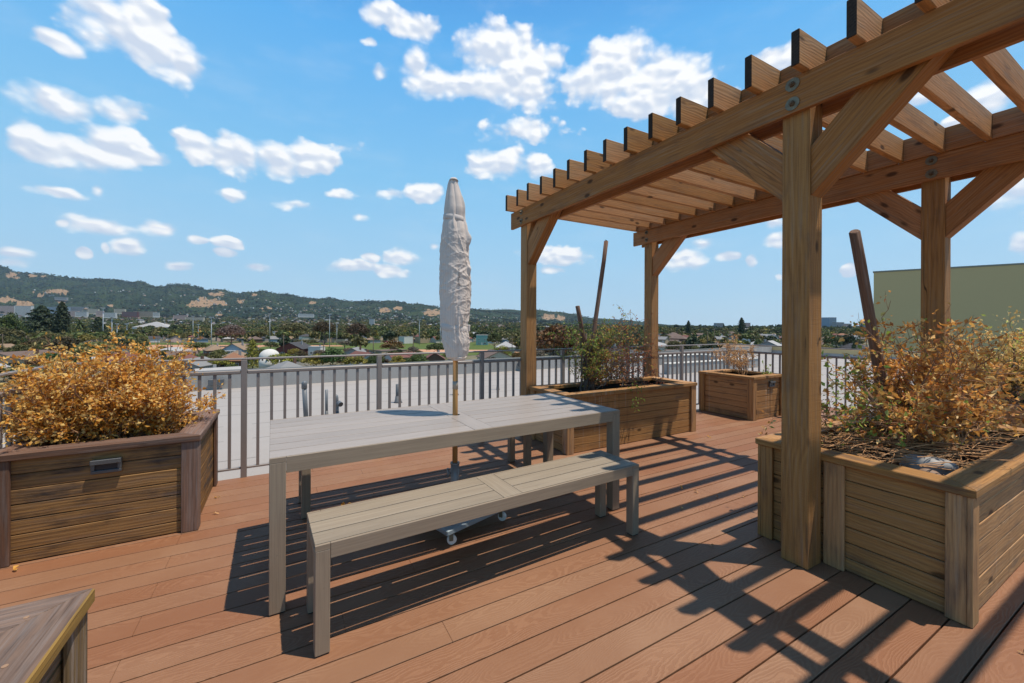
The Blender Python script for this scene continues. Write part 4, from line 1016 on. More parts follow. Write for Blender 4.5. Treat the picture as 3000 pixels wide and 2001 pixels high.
# ------------------------------------------------------------------ vents on the roof
def vent(name, label, x, y, h, r, kind):
    o = empty(name, (x, y, BZ), label=label, cat='vent pipe', group='vent pipes on the white roof')
    m = MB()
    if kind == 'dome':
        m.tube([(0.02, 0, 0.02), (-.01, 0, h-.07)], r, 20); m.build('pipe', PVC, o)
        m = MB(); z = h-.09; m.tube([(-.01, 0, z), (-.01, 0, z+.075)]+[(-.01, 0, z+.075+r*1.2*math.sin(t)) for t in (.3, .6, .9, 1.2, 1.5)], [r*1.18, r*1.18]+[r*1.18*math.cos(t) for t in (.3, .6, .9, 1.2, 1.5)], 20); m.build('domed_cap', PVC, o)
    elif kind == 'elbow':
        m.tube([(0, 0, .02), (0, 0, h-.12)], r, 20); m.build('pipe', PVC, o)
        m = MB(); m.tube([(-.012, .0, h-.20), (-.012, .0, h-.06), (-.012, -.0, h-.02), (-.012, 0, h)], [r*1.15, r*1.15, r*.9, r*.3], 20)
        m.tube([(0, 0, h-.16), (.03, -.06, h-.13), (.05, -.12, h-.15)], [r*.95, r*1.0, r*1.1], 20, cap=False); m.build('elbow', PVC, o)
        m = MB(); m.tube([(.045, -.105, h-.145), (.048, -.115, h-.148)], [r*1.0]*2, 20); m.build('grille', LENS, o)
    else:
        m.tube([(0, 0, .02), (0, 0, h)], r, 20); m.build('pipe', LEAD if kind == 'lead' else PVC, o)
    m = MB(); m.tube([(0, 0, .003), (0, 0, .02), (0, 0, .13)], [r*1.9, r*1.5, r*1.06], 20); m.build('flashing', LEAD, o)
vent('vent_pipe', 'grey standpipe with domed cap seen between the railing bars left of the table middle', .29, 6.85, .66, .033, 'dome')
vent('vent_pipe', 'short grey pipe with a side elbow outlet between the railing bars', .76, 7.15, .40, .036, 'elbow')
vent('vent_pipe', 'thin straight pipe just left of the elbow pipe', .62, 7.25, .47, .022, 'plain')
vent('vent_pipe', 'short lead grey stub pipe with flared foot on the white roof', 1.98, 8.1, .36, .046, 'lead')
vent('vent_pipe', 'small stub pipe behind the umbrella pole', 3.30, 8.4, .30, .04, 'lead')
vent('vent_pipe', 'tall thin pipe on the roof left of the far pergola post', 4.45, 8.6, .62, .026, 'plain')
vent('vent_pipe', 'short pipe on the roof between the far pergola posts', 9.1, 8.1, .4, .05, 'lead')

# ================================================================== the city beyond
GZ = -14.
H_PTS = [(-400,770),(-150,778),(0,786),(22,791),(35,803),(56,805),(93,808),(123,809),(156,814),(186,817),(208,819),(238,822),(253,824),(290,822),(320,825),(335,824),(372,831),(383,834),(402,828),(420,831),(439,840),(454,845),(467,843),(484,845),(489,838),(508,839),(526,838),(549,839),(564,844),(586,847),(601,853),(619,855),(631,852),(657,854),(675,860),(694,864),(716,861),(746,860),(772,856),(787,860),(802,864),(820,865),(843,865),(865,871),(898,877),(924,880),(949,879),(965,875),(988,880),(1014,885),(1043,887),(1081,884),(1110,886),(1144,883),(1170,886),(1203,893),(1226,891),(1252,897),(1274,899),(1289,904),(1400,905),(1437,907),(1463,906),(1497,905),(1523,908),(1571,906),(1590,907),(1608,911),(1642,912),(1668,917),(1694,919),(1709,927),(1735,930),(1805,934),(1839,936),(1887,942),(1960,950),(2100,953.5),(2700,953.5)]
HX = np.array([p[0] for p in H_PTS], float); HY = np.array([p[1] for p in H_PTS], float)
D_RIDGE, D_FOOT = 5200., 1100.
def proj_y(x, d):
    """how high the land rises, written as the photo row it reaches in column x at depth d"""
    yr = np.interp(x, HX, HY); t = (d-D_FOOT)/(D_RIDGE-D_FOOT)
    g = np.interp(t, [0, .3, .5, .75, 1.], [0, .10, .30, .66, 1.])
    return CY-(CY-yr)*g
def land_z(px, d):
    """height of the ground at photo column px, depth d"""
    far = EYE+(CY-proj_y(px, d))*d/SRC_F
    k = np.clip((d-600)/1900., 0, 1); k = k*k*(3-2*k)
    left = np.clip((1950-px)/600., 0, 1)
    return np.where(d < 600, GZ, GZ*(1-k*left)+(np.maximum(far, GZ))*k*left)
def fbm(x, y, seed, octs=6, rough=.5):
    rs = np.random.RandomState(seed); o = np.zeros_like(x); a = 1.; f = 1.
    for k in range(octs):
        for q in range(3):
            th = rs.uniform(0, 6.28); ph = rs.uniform(0, 6.28); o += a*np.sin((x*math.cos(th)+y*math.sin(th))*f*rs.uniform(.8, 1.25)*6.28+ph+1.3*np.sin((x*math.sin(th)-y*math.cos(th))*f*4+ph*2))/3
        a *= rough; f *= 2.03
    return o

# hills: height field over (column, depth)
nx, nd = 980, 150
PXs = np.linspace(-330, 2080, nx); Ds = np.concatenate([np.linspace(1100, 5200, nd-20), np.linspace(5260, 7000, 20)])
PX, DD = np.meshgrid(PXs, Ds, indexing='ij')
fx, fy = RT[:2], FW[:2]
off = (PX-1500)/SRC_F
WX = fy[0]*DD+fx[0]*off*DD; WY = fy[1]*DD+fx[1]*off*DD
Zh = land_z(PX, DD)
t = np.clip((DD-D_FOOT)/(D_RIDGE-D_FOOT), 0, 1); amp = np.clip((Zh-GZ)/300., 0, 1)
nzv = fbm(WX/1100., WY/1100., 5, 4); rid = -np.abs(nzv)*.9+.35
Zh = Zh+rid*150*amp*np.sin(np.pi*np.clip(t, 0, 1))**.7
bumps = fbm(WX/90., WY/90., 8, 3, .6); crest = np.clip((DD-4700)/400, 0, 1)
Zh = Zh+(bumps*8+np.abs(fbm(WX/35., WY/35., 9, 2))*8)*np.clip((DD-1500)/1500, .0, 1)*amp
Zh = np.where(DD > D_RIDGE, np.interp(PX, HX, (CY-HY))*D_RIDGE/SRC_F*(1-(DD-D_RIDGE)/1800*.8)+EYE, Zh)
# keep the skyline of the photo: nothing in front may stand above the ridge line
lim = EYE+(CY-np.interp(PX, HX, HY)-.8)*DD/SRC_F
Zh = np.where((DD < D_RIDGE*.97) & (PX < 1950), np.minimum(Zh, np.maximum(lim, GZ-1)), Zh)
Zh = np.where(DD < 1110, GZ-3, Zh)
# dry grass clearings (x0, x1, y0, y1 as they fall on the slopes)
YP = CY-(Zh-EYE)*SRC_F/DD
dry = np.zeros_like(Zh)
wob = fbm(WX/220., WY/220., 12, 6, .65)*.95
for (cx, cy, rx, ry) in [(615,893,48,9),(575,898,32,5),(597,884,14,8),(163,860,34,6),(100,862,12,3),(37,815,20,8),(22,888,34,9),(70,898,28,6),(118,872,9,3),(180,889,14,5),(215,891,8,3),(641,866,22,5),(704,889,12,7),(780,907,16,5),(640,927,12,3),(1126,912,18,7),(1170,905,14,4),(1268,917,22,8),(1612,929,26,6),(1640,934,14,4),(130,816,16,3),(92,814,14,3),(745,867,9,3),(915,890,10,3),(320,900,12,3)]:
    q = ((PX-cx)/rx)**2+((YP-cy)/(ry*1.25))**2; dry = np.maximum(dry, np.clip(1.35-q+wob, 0, 1))
dry = np.maximum(dry, np.clip(fbm(WX/420., WY/420., 14, 5)-1.12, 0, .7))
i = np.arange(nx-1)[:, None]*nd; j = np.arange(nd-1)[None]
F = np.stack([i+j, i+nd+j, i+nd+j+1, i+j+1], -1).reshape(-1, 4)
m_, T = new_mat('wooded_hills'); geo = T.n('ShaderNodeNewGeometry').outputs['Position']
dr = T.n('ShaderNodeAttribute', attribute_name='dry').outputs['Fac']
n1_ = T.noise(geo, .022, 6., .7); n2_ = T.noise(geo, .0035, 5., .6); vor = T.n('ShaderNodeTexVoronoi', i={'Vector': geo, 'Scale': .055}).outputs['Distance']
c = T.mix(T.smooth(n2_, .38, .62), (.010, .026, .014), (.038, .062, .024)); c = T.mix(T.smooth(n1_, .42, .66), c, (.010, .018, .011)); c = T.mix(T.m('MULTIPLY', T.smooth(vor, .35, .7), .35), c, (.055, .058, .03))
c = T.mix(T.m('MULTIPLY', T.smooth(T.noise(geo, .009, 5., .65), .6, .72), .5), c, (.12, .10, .055))
c = T.mix(T.smooth(T.m('ADD', dr, T.m('MULTIPLY_ADD', n1_, .8, -.4)), .35, .6), c, T.mix(n1_, (.24, .15, .085), (.36, .24, .14)))
finish(T, c, .95, bump=T.m('ADD', n1_, vor), bstr=1., bdist=9., spec=.1)
HILLM = m_
hm = link('hills', mesh_np('hills', np.stack([WX, WY, Zh], -1).reshape(-1, 3), F, HILLM, {'dry': ('POINT', 'FLOAT', dry.ravel())})); tag(hm, kind='structure')

# ground sheet to the horizon
m_, T = new_mat('town_ground'); geo = T.n('ShaderNodeNewGeometry').outputs['Position']
c = T.mix(T.smooth(T.noise(geo, .05, 5.), .4, .6), (.085, .095, .04), (.20, .17, .11)); c = T.mix(T.smooth(T.noise(geo, .02, 4.), .5, .62), c, (.13, .125, .12))
finish(T, c, .95, spec=.1); GROUNDM = m_
gr = link('ground', mesh_np('ground', [(-9000, -300, GZ), (11000, -300, GZ), (11000, 11000, GZ), (-9000, 11000, GZ)], [[0, 1, 2, 3]], GROUNDM)); tag(gr, kind='structure')

def ground_pt(x, y):
    d = (EYE-GZ)*SRC_F/(y-CY); u, v = at_d(x, d); return u, v, d
def sheet(name, poly, z, mat):
    V = [ground_pt(x, y)[:2]+(z,) for x, y in poly]; m = MB(); m.add(V, [list(range(len(V)))]); o = m.build(name, mat); return tag(o, kind='structure')
m_, T = new_mat('turf'); geo = T.n('ShaderNodeNewGeometry').outputs['Position']; c = T.mix(T.noise(geo, .12, 4.), (.06, .10, .02), (.12, .14, .04)); finish(T, c, .9, spec=.1); TURF = m_
m_, T = new_mat('infield_clay'); geo = T.n('ShaderNodeNewGeometry').outputs['Position']; c = T.mix(T.noise(geo, .1, 4.), (.46, .24, .14), (.56, .31, .19)); finish(T, c, .95, spec=.1); CLAY = m_
sheet('sports_field', [(380, 1042), (1530, 1042), (1420, 1005), (440, 1009)], GZ+.05, TURF)
sheet('infield', [(415, 1032), (700, 1031), (775, 1019), (1010, 1017.5), (1000, 1014.5), (440, 1015.5)], GZ+.07, CLAY)
sheet('infield_right', [(1180, 1033), (1560, 1034), (1450, 1026), (1200, 1026)], GZ+.07, CLAY)

# ---------------- trees
def crown(seed, kind, nleaf):
    rs = np.random.RandomState(seed); P = []; Nn = []
    if kind in ('round', 'spread', 'tall', 'bush'):
        nc = {'round': 34, 'spread': 46, 'tall': 40, 'bush': 22}[kind]; per = max(8, nleaf//nc)
        for k in range(nc):
            d = rs.normal(size=3); d /= np.linalg.norm(d); d[2] = abs(d[2])*1.15-.28; r_ = rs.uniform(.55, 1.)**.6
            c = d*r_*np.array([.40, .40, .36]); cr = rs.uniform(.10, .19)
            q = rs.normal(size=(per, 3)); q /= np.linalg.norm(q, axis=1, keepdims=True); P.append(c+q*cr*rs.uniform(.7, 1.15, (per, 1))*np.array([1, 1, .75])); Nn.append(q)
        P = np.concatenate(P); Nn = np.concatenate(Nn); P[:, 2] += .60
        if kind == 'spread': P[:, 2] = .62+(P[:, 2]-.6)*.8
    elif kind in ('conifer', 'column', 'cedar'):
        n = nleaf; z = rs.rand(n)**.8; lay = 9 if kind == 'cedar' else 14
        wob_ = 1+.28*np.sin(z*lay*6.28+rs.uniform(0, 6)); R_ = {'conifer': .42*(1-z)**.85, 'column': .26*np.sin(np.pi*np.clip(.12+z*.86, 0, 1))**.7, 'cedar': .46*(1-z**1.6)**.6}[kind]*wob_
        a = rs.uniform(0, 6.283, n); gap = .75+.25*np.sin(a*5+np.floor(z*lay)*2.4); rr = R_*gap*rs.uniform(.55, 1.08, n)
        P = np.stack([rr*np.cos(a), rr*np.sin(a), .10+z*.90-rr*.12], -1); Nn = np.stack([np.cos(a), np.sin(a), np.full(n, .5)], -1)
    n = len(P); s0 = .020 if nleaf > 700 else .034
    nr = Nn+rs.normal(size=(n, 3))*.55; nr /= np.linalg.norm(nr, axis=1, keepdims=True)
    a = np.cross(nr, rs.normal(size=(n, 3))); a /= np.linalg.norm(a, axis=1, keepdims=True); b = np.cross(nr, a)
    s_ = s0*rs.uniform(.6, 1.5, (n, 1)); V = np.stack([P-a*s_-b*s_*.7, P+a*s_-b*s_*.6, P+a*s_*.8+b*s_, P-a*s_*.7+b*s_*.8], 1).reshape(-1, 3)
    F = np.arange(n*4).reshape(-1, 4); tn = np.repeat(rs.rand(n), 4); return V, F, tn
def trunkmesh(seed, kind):
    rs = np.random.RandomState(seed+500); S_ = []; top = {'conifer': .95, 'column': .9, 'cedar': .92}.get(kind, .55)
    pts = [np.array([0, 0, -.04])]
    for k in range(1, 7): pts.append(np.array([rs.normal()*.008, rs.normal()*.008, top*k/6]))
    for k in range(6): S_.append(np.concatenate([pts[k], pts[k+1], [.028*(1-k*.13), .028*(1-(k+1)*.13)]]))
    if top < .6:
        for k in range(7):
            a = rs.uniform(0, 6.28); s = pts[rs.randint(2, 6)]; e = s+np.array([math.cos(a)*.28, math.sin(a)*.28, rs.uniform(.12, .30)]); mid = (s+e)/2+np.array([0, 0, -.03]); S_.append(np.concatenate([s, mid, [.014, .010]])); S_.append(np.concatenate([mid, e, [.010, .004]]))
    return tubes_np(S_, 5)
def palm_mesh(seed):
    rs = np.random.RandomState(seed); Q = []
    for k in range(44):
        a = rs.uniform(0, 6.28); el_ = rs.uniform(-.5, 1.3); L = rs.uniform(.30, .40); p_ = np.array([0, 0, .74]); d = np.array([math.cos(a)*math.cos(el_), math.sin(a)*math.cos(el_), math.sin(el_)]); s = np.array([-math.sin(a), math.cos(a), 0])
        for j in range(7):
            d[2] -= .16; d /= np.linalg.norm(d); q = p_+d*L/7; w_ = .030*(1-j/8)+.008
            for sg in (-1, 1):
                for q2 in range(3):
                    u = p_+(q-p_)*q2/3; Q.append([u, u+d*.02, u+d*.035+s*sg*w_+np.array([0, 0, -.02]), u+s*sg*w_*.5])
            p_ = q
    V = np.array(Q).reshape(-1, 3); n = len(Q); return V, np.arange(4*n).reshape(-1, 4), np.repeat(rs.rand(n), 4)
PROTO = {}
FM = {'green': F_GREEN, 'olive': F_OLIVE, 'yellow': F_YELLOW, 'rust': F_RUST, 'brown': F_BROWN, 'dark': F_DARK, 'grey': F_GREY}
def crown_me(kind, col, var, hi):
    k = (kind, col, var, hi)
    if k not in PROTO:
        V, F, tn = palm_mesh(var) if kind == 'palm' else crown(hash_(kind)+var*7, kind, 2600 if hi else 800)
        PROTO[k] = mesh_np('crown', V, F, FM[col], {'tint': ('POINT', 'FLOAT', tn)})
    return PROTO[k]
def hash_(s): return sum(ord(c)*(i+3) for i, c in enumerate(s)) % 9973
TRK = {}
def trunk_me(kind, var):
    if (kind, var) not in TRK:
        V, F = (tubes_np([[0, 0, -.02, 0.01, 0, .4, .03, .024], [.01, 0, .4, 0, 0, .76, .024, .03]], 7) if kind == 'palm' else trunkmesh(hash_(kind)+var, kind)); TRK[(kind, var)] = mesh_np('trunk', V, F, BARKD, smooth=True)
    return TRK[(kind, var)]
trees = []; tr_rng = random.Random(77)
KW = {'round': 'round-headed', 'spread': 'wide spreading', 'tall': 'tall', 'bush': 'low bushy', 'conifer': 'pointed', 'column': 'narrow upright', 'cedar': 'layered', 'palm': 'palm'}
CW = {'green': 'green', 'olive': 'olive green', 'yellow': 'yellow-green', 'rust': 'rust brown', 'brown': 'dark brown', 'dark': 'dark green', 'grey': 'grey-brown'}
NAME = {'conifer': 'conifer_tree', 'column': 'cypress_tree', 'cedar': 'cedar_tree', 'palm': 'palm_tree', 'bush': 'large_bush'}
def add_tree(u, v, z, w_, h, kind, col, px, d, label=None):
    hi = d < 260 or label is not None
    o = empty(NAME.get(kind, 'leafy_tree'), (u, v, z), tr_rng.uniform(0, 6.28)); o.scale = (w_, w_, h)
    var = tr_rng.randrange(3)
    link('crown', crown_me(kind, col, var, hi), o); link('trunk', trunk_me(kind, var), o)
    trees.append((o, px, d, kind, col, label)); return o
def spec_tree(x0, x1, y0, y1, kind, col, label, d=None):
    """a tree whose crown spans these photo columns and rows; y1 is the ground row (or the depth is given)"""
    if d is None: d = (EYE-GZ)*SRC_F/(y1-CY)
    xc = (x0+x1)/2; u, v = at_d(xc, d); w_ = (x1-x0)*d/SRC_F/{'column': .5, 'cedar': .85, 'conifer': .8, 'palm': .62}.get(kind, .95)
    h = (EYE-(y0-CY)*d/SRC_F-GZ); add_tree(u, v, GZ, w_, h/{'palm': .86}.get(kind, 1.), kind, col, xc, d, label)
    return (u, v, w_/2)
blocked = []
for a in [(72,172,903,1012,'cedar','dark','big dark layered cedar rising at the left above the golden shrub'),
 (163,200,892,1012,'column','dark','narrow dark cypress right beside the big cedar'),
 (0,62,925,1020,'round','green','dense green tree at the left edge of the view beside the cedar'),
 (-40,50,962,1035,'spread','olive','spreading olive tree low at the left edge of the view'),
 (216,254,948,1012,'palm','green','feathery palm behind the golden shrub right of the cypress'),
 (266,312,935,1006,'cedar','dark','dark broad evergreen behind the tallest light pole at left'),
 (150,230,985,1075,'spread','brown','brown-green tree directly behind the golden shrub'),
 (225,330,1000,1080,'spread','olive','wide dull tree directly behind the top of the golden shrub'),
 (372,426,998,1040,'round','green','round bright green tree left of the clay infield'),
 (545,612,1004,1043,'spread','green','low wide green tree in front of the clay infield'),
 (640,715,950,1020,'spread','grey','airy grey-brown tree behind the tan-roofed house'),
 (716,764,996,1085,'cedar','yellow','golden conifer just left of the white dome'),
 (600,680,1052,1090,'bush','yellow','yellow bush against the railing under the orange roof'),
 (790,862,1036,1092,'bush','yellow','yellow bush against the railing right of the white dome'),
 (876,965,1040,1094,'bush','yellow','wide yellow bush below the craftsman house'),
 (935,1016,1022,1092,'round','green','rounded green tree below the white shed'),
 (1010,1080,1042,1094,'bush','yellow','yellow bush below the grey dormer roof'),
 (1078,1112,1046,1094,'bush','green','green bush left of the middle railing post'),
 (1140,1190,1040,1094,'bush','yellow','yellow-green bush below the rust round tree'),
 (1192,1262,1036,1094,'bush','green','green bush left of the dark red roof'),
 (1250,1312,1004,1045,'spread','green','green tree just left of the closed umbrella'),
 (919,983,938,1012,'spread','brown','dark brown tree by the pair of light poles'),
 (1012,1080,944,1012,'spread','brown','second dark brown tree right of the light poles'),
 (820,902,944,1000,'spread','olive','broad olive tree behind the craftsman house'),
 (770,815,1004,1034,'round','green','small green tree on the field left of the craftsman house'),
 (850,930,996,1020,'bush','olive','long olive hedge tree behind the white shed'),
 (985,1035,1000,1026,'round','grey','grey twiggy tree on the field edge'),
 (1118,1186,999,1040,'round','rust','round rusty orange tree in front of the field'),
 (1562,1712,940,1100,'spread','rust','large rusty leaved tree between the two far pergola posts'),
 (1425,1472,974,1030,'round','green','dark rounded tree left of the first far pergola post'),
 (1438,1500,1014,1060,'bush','yellow','yellow-green bush left of the first far pergola post'),
 (1893,1907,930,1100,'column','dark','tall dark cypress half hidden by the second far pergola post'),
 (2030,2076,988,1032,'bush','yellow','low domed yellow-green tree above the far railing'),
 (2161,2184,929,1000,'column','dark','tall dark pine standing above the horizon between the tall posts'),
 (2009,2025,938,990,'column','dark','small dark spire tree on the horizon between the tall posts'),
 (2464,2508,974,1030,'round','dark','dark rounded tree left of the thick leaning stake'),
 (2418,2462,978,1032,'round','green','green rounded tree right of the nearest pergola post'),
 (2508,2532,950,1030,'palm','green','palm tree beside the thick leaning stake'),
 (2528,2550,952,1026,'palm','olive','second palm partly behind the thick leaning stake')]:
    blocked.append(spec_tree(*a))

# ---------------- houses
def flatcol(name, cols, var=.15, sc_=1.5, rough=.85):
    return plain(name, cols, rough, 0, var, sc_, .2)
WALLS = {'white': flatcol('white_wall_paint', (.60, .57, .52)), 'cream': flatcol('cream_wall_paint', (.55, .46, .33)), 'pink': flatcol('pink_wall_paint', (.56, .38, .31)), 'blue': flatcol('blue_grey_wall_paint', (.22, .29, .35)),
 'tan': flatcol('tan_wall_paint', (.38, .29, .19)), 'brown': flatcol('brown_wall_paint', (.15, .085, .06)), 'grey': flatcol('grey_wall_paint', (.30, .29, .28)), 'teal': flatcol('teal_wall_paint', (.20, .34, .31)), 'red': flatcol('dark_red_wall_paint', (.15, .05, .04))}
ROOFS = {'brown': flatcol('brown_shingles', (.15, .105, .085), .25, 6), 'grey': flatcol('grey_shingles', (.22, .215, .21), .2, 6), 'tan': flatcol('tan_shingles', (.26, .18, .12), .2, 6), 'dark': flatcol('dark_shingles', (.065, .062, .065), .2, 6), 'pale': flatcol('pale_roofing', (.36, .345, .33), .15, 3), 'orange': flatcol('orange_tiles', (.27, .135, .08), .2, 6), 'red': flatcol('dark_red_shingles', (.17, .075, .06), .2, 6)}
GLASS = plain('dark_window_glass', (.045, .06, .075), .15, 0, .2, 3., .6)
TRIM = flatcol('white_trim', (.62, .61, .58))
CAR_COLS = [plain('car_paint_white', (.6, .6, .6), .3, .0, .02, 5), plain('car_paint_dark', (.04, .045, .05), .3, .2, .02, 5), plain('car_paint_silver', (.3, .31, .32), .3, .5, .02, 5), plain('car_paint_red', (.3, .03, .03), .3, .1, .02, 5)]
def roof_part(W_, L_, h, kind, rise, ov=.45):
    m = MB(); x, y = W_/2+ov, L_/2+ov; t = .16
    if kind == 'flat':
        m.box(-W_/2-.1, W_/2+.1, -L_/2-.1, L_/2+.1, h, h+.25, 'x', .02); return m
    if kind == 'gable':
        V = [(-x, -y, h-.1), (x, -y, h-.1), (0, -y, h+rise), (-x, y, h-.1), (x, y, h-.1), (0, y, h+rise)]; V += [(a, b, c-t) for a, b, c in V]
        F = [[0, 2, 5, 3], [2, 1, 4, 5], [6, 9, 11, 8], [8, 11, 10, 7], [0, 6, 8, 2], [2, 8, 7, 1], [3, 5, 11, 9], [5, 4, 10, 11], [0, 3, 9, 6], [1, 7, 10, 4]]
    else:
        r_ = max(0., y-x)
        V = [(-x, -y, h-.1), (x, -y, h-.1), (x, y, h-.1), (-x, y, h-.1), (0, -r_, h+rise), (0, r_, h+rise), (-x, -y, h-.25), (x, -y, h-.25), (x, y, h-.25), (-x, y, h-.25)]
        F = [[0, 1, 4], [1, 2, 5, 4], [2, 3, 5], [3, 0, 4, 5], [0, 6, 7, 1], [1, 7, 8, 2], [2, 8, 9, 3], [3, 9, 6, 0], [6, 9, 8, 7]]
    m.add(V, F); return m
def wall_part(W_, L_, h, kind, rise):
    m = MB(); x, y = W_/2, L_/2
    V = [(-x, -y, 0), (x, -y, 0), (x, y, 0), (-x, y, 0), (-x, -y, h), (x, -y, h), (x, y, h), (-x, y, h)]; F = [[0, 1, 5, 4], [1, 2, 6, 5], [2, 3, 7, 6], [3, 0, 4, 7]]
    if kind == 'gable':
        V += [(0, -y, h+rise*.93-.1), (0, y, h+rise*.93-.1)]; F += [[4, 5, 8], [6, 7, 9]]
    m.add(V, F); return m
WIN = {}
def win_me(w_, h_):
    k = (round(w_, 1), round(h_, 1))
    if k not in WIN:
        m = MB(); w2, h2 = w_/2, h_/2; m.quad((-w2+.08, .015, -h2+.08), (w2-.08, .015, -h2+.08), (w2-.08, .015, h2-.08), (-w2+.08, .015, h2-.08), 0)
        for a, b, c, d in ((-w2, w2, -h2, -h2+.1), (-w2, w2, h2-.1, h2), (-w2, -w2+.1, -h2+.1, h2-.1), (w2-.1, w2, -h2+.1, h2-.1), (-.03, .03, -h2+.1, h2-.1)): m.box(a, b, .0, .06, c, d, 'x', .005, mi=1)
        WIN[k] = m.mesh('window', [GLASS, TRIM])
    return WIN[k]
BODY = {}
houses = []
hr = random.Random(5)
def house(u, v, z, rz, W_, L_, h, kind, rise, wc, rc, px, d, detail=2, label=None, name='house', porch=False):
    o = empty(name, (u, v, z), rz)
    key = (round(W_), round(L_), round(h, 1), kind, round(rise, 1))
    if key not in BODY:
        W1, L1, h1, k1, r1 = key; BODY[key] = (wall_part(W1, L1, h1, k1, r1), roof_part(W1, L1, h1, k1, r1), {})
    wp, rp, cache = BODY[key]; W_, L_, h, kind, rise = key
    if ('w', wc) not in cache: cache[('w', wc)] = wp.mesh('wall', WALLS[wc])
    if ('r', rc) not in cache: cache[('r', rc)] = rp.mesh('roof', ROOFS[rc])
    link('wall', cache[('w', wc)], o); rf = link('roof', cache[('r', rc)], o)
    if detail:
        st = 2 if h > 4.5 else 1; q = random.Random(int(abs(u*13+v*7)))
        for f in range(st):
            zc = 1.55+f*2.7
            for side in ((0, -1), (0, 1), (-1, 0), (1, 0)):
                n = 2 if side[0] == 0 else 3; ln = W_ if side[0] == 0 else L_
                for k in range(n):
                    if q.random() < .2: continue
                    a = (k+.5)/n*ln-ln/2; wn = link('window', win_me(q.choice([1.0, 1.3, 1.7]), 1.25), o)
                    if side[0] == 0: wn.location = (a, side[1]*(L_/2+.012), zc); wn.rotation_euler = (0, 0, 0 if side[1] > 0 else math.pi)
                    else: wn.location = (side[0]*(W_/2+.012), a, zc); wn.rotation_euler = (0, 0, -math.pi/2 if side[0] > 0 else math.pi/2)
        if kind != 'flat' and q.random() < .6 or label:
            m = MB(); cxx = W_*.22; m.box(cxx-.35, cxx+.35, .4, 1.1, h+.2, h+rise+.6, 'z', .02); m.build('chimney', WALLS['brown' if q.random() < .5 else 'grey'], o)
        m = MB(); m.box(-.45, .45, -L_/2-.06, -L_/2-.005, .05, 2.1, 'z', .01); dr_ = m.build('door', WALLS[q.choice(['brown', 'white', 'red'])], o)
    if porch:
        m = MB(); m.box(-W_*.3, W_*.3, -L_/2-1.8, -L_/2-.1, h-.6, h-.4, 'x', .02)
        for xx in (-W_*.28, 0, W_*.28): m.box(xx-.09, xx+.09, -L_/2-1.75, -L_/2-1.57, 0, h-.6, 'z', .01)
        m.build('porch', TRIM, o)
    houses.append((o, px, d, wc, rc, kind, label)); return o
def spec_house(x0, x1, ytop, yb, wc, rc, label, kind='gable', dep=None, ang=0., porch=False, name='house', Lr=1.1, hfrac=.55):
    d = (EYE-GZ)*SRC_F/(yb-CY) if dep is None else dep; xc = (x0+x1)/2; u, v = at_d(xc, d); W_ = (x1-x0)*d/SRC_F; H_ = max(2.5, EYE-(ytop-CY)*d/SRC_F-GZ)
    h = H_*hfrac if kind != 'flat' else H_-.3; L_ = W_*Lr
    blocked.append((u, v, max(W_, L_)*.7))
    return house(u, v+L_*.4, GZ, -YAW+ang, W_, L_, h, kind, H_-h, wc, rc, xc, d, 2, label, name, porch)
for a in [(832,902,1006,1047,'red','dark','dark red craftsman house with white trimmed gable by the field'),
 (511,606,1056,1100,'grey','grey','grey-roofed house just over the railing left of the first post'),
 (1012,1078,1022,1062,'grey','grey','grey-roofed house with dormer beyond the middle of the railing'),
 (1252,1312,1034,1078,'brown','red','house with dark red roof just left of the umbrella'),
 (-30,104,1038,1085,'tan','brown','brown-roofed house low behind the left end of the golden shrub'),
 (30,84,1024,1052,'cream','tan','small cream stucco house above the brown-roofed one at left')]:
    spec_house(*a, ang=hr.uniform(-.25, .25))
spec_house(664, 722, 1010, 1050, 'blue', 'tan', 'tan-roofed house with a white porch and dormer', porch=True, ang=.2)
spec_house(655, 712, 1038, 1086, 'brown', 'orange', 'orange-roofed house just over the railing left of the white dome', kind='hip', ang=.3)
spec_house(911, 947, 1018, 1046, 'white', 'pale', 'small white flat-roofed shed beside the craftsman house', kind='flat', name='shed', Lr=.8)
spec_house(1400, 1436, 982, 1012, 'teal', 'pale', 'pale teal flat-roofed block left of the first far post', kind='flat', Lr=.8)
spec_house(1466, 1520, 1001, 1036, 'cream', 'pale', 'house with pale roof close left of the first far post', kind='hip')
spec_house(1424, 1510, 1028, 1072, 'cream', 'brown', 'brown-roofed house with white chimney just over the railing right of the umbrella', ang=.35)
spec_house(400, 508, 947, 966, 'white', 'pale', 'long white school building with low pale roof behind the field', kind='hip', dep=620, Lr=.35, name='school_building')
spec_house(1966, 2022, 973, 1004, 'pink', 'brown', 'two storey pink house with brown roof between the tall posts', kind='hip')
spec_house(2262, 2290, 978, 1015, 'white', 'grey', 'white two storey house at the left edge of the nearest post')
spec_house(2420, 2450, 1008, 1034, 'brown', 'grey', 'low dark house below the green tree right of the nearest post', kind='hip')
spec_house(2506, 2556, 1000, 1036, 'grey', 'dark', 'dark-roofed house left of the olive building', kind='hip')
spec_house(1905, 1990, 1000, 1030, 'cream', 'pale', 'wide pale-roofed house above the far railing right of the second far post', kind='hip', Lr=.8)
spec_house(2090, 2150, 1003, 1026, 'tan', 'tan', 'tan-roofed house above the dry bush', kind='hip')
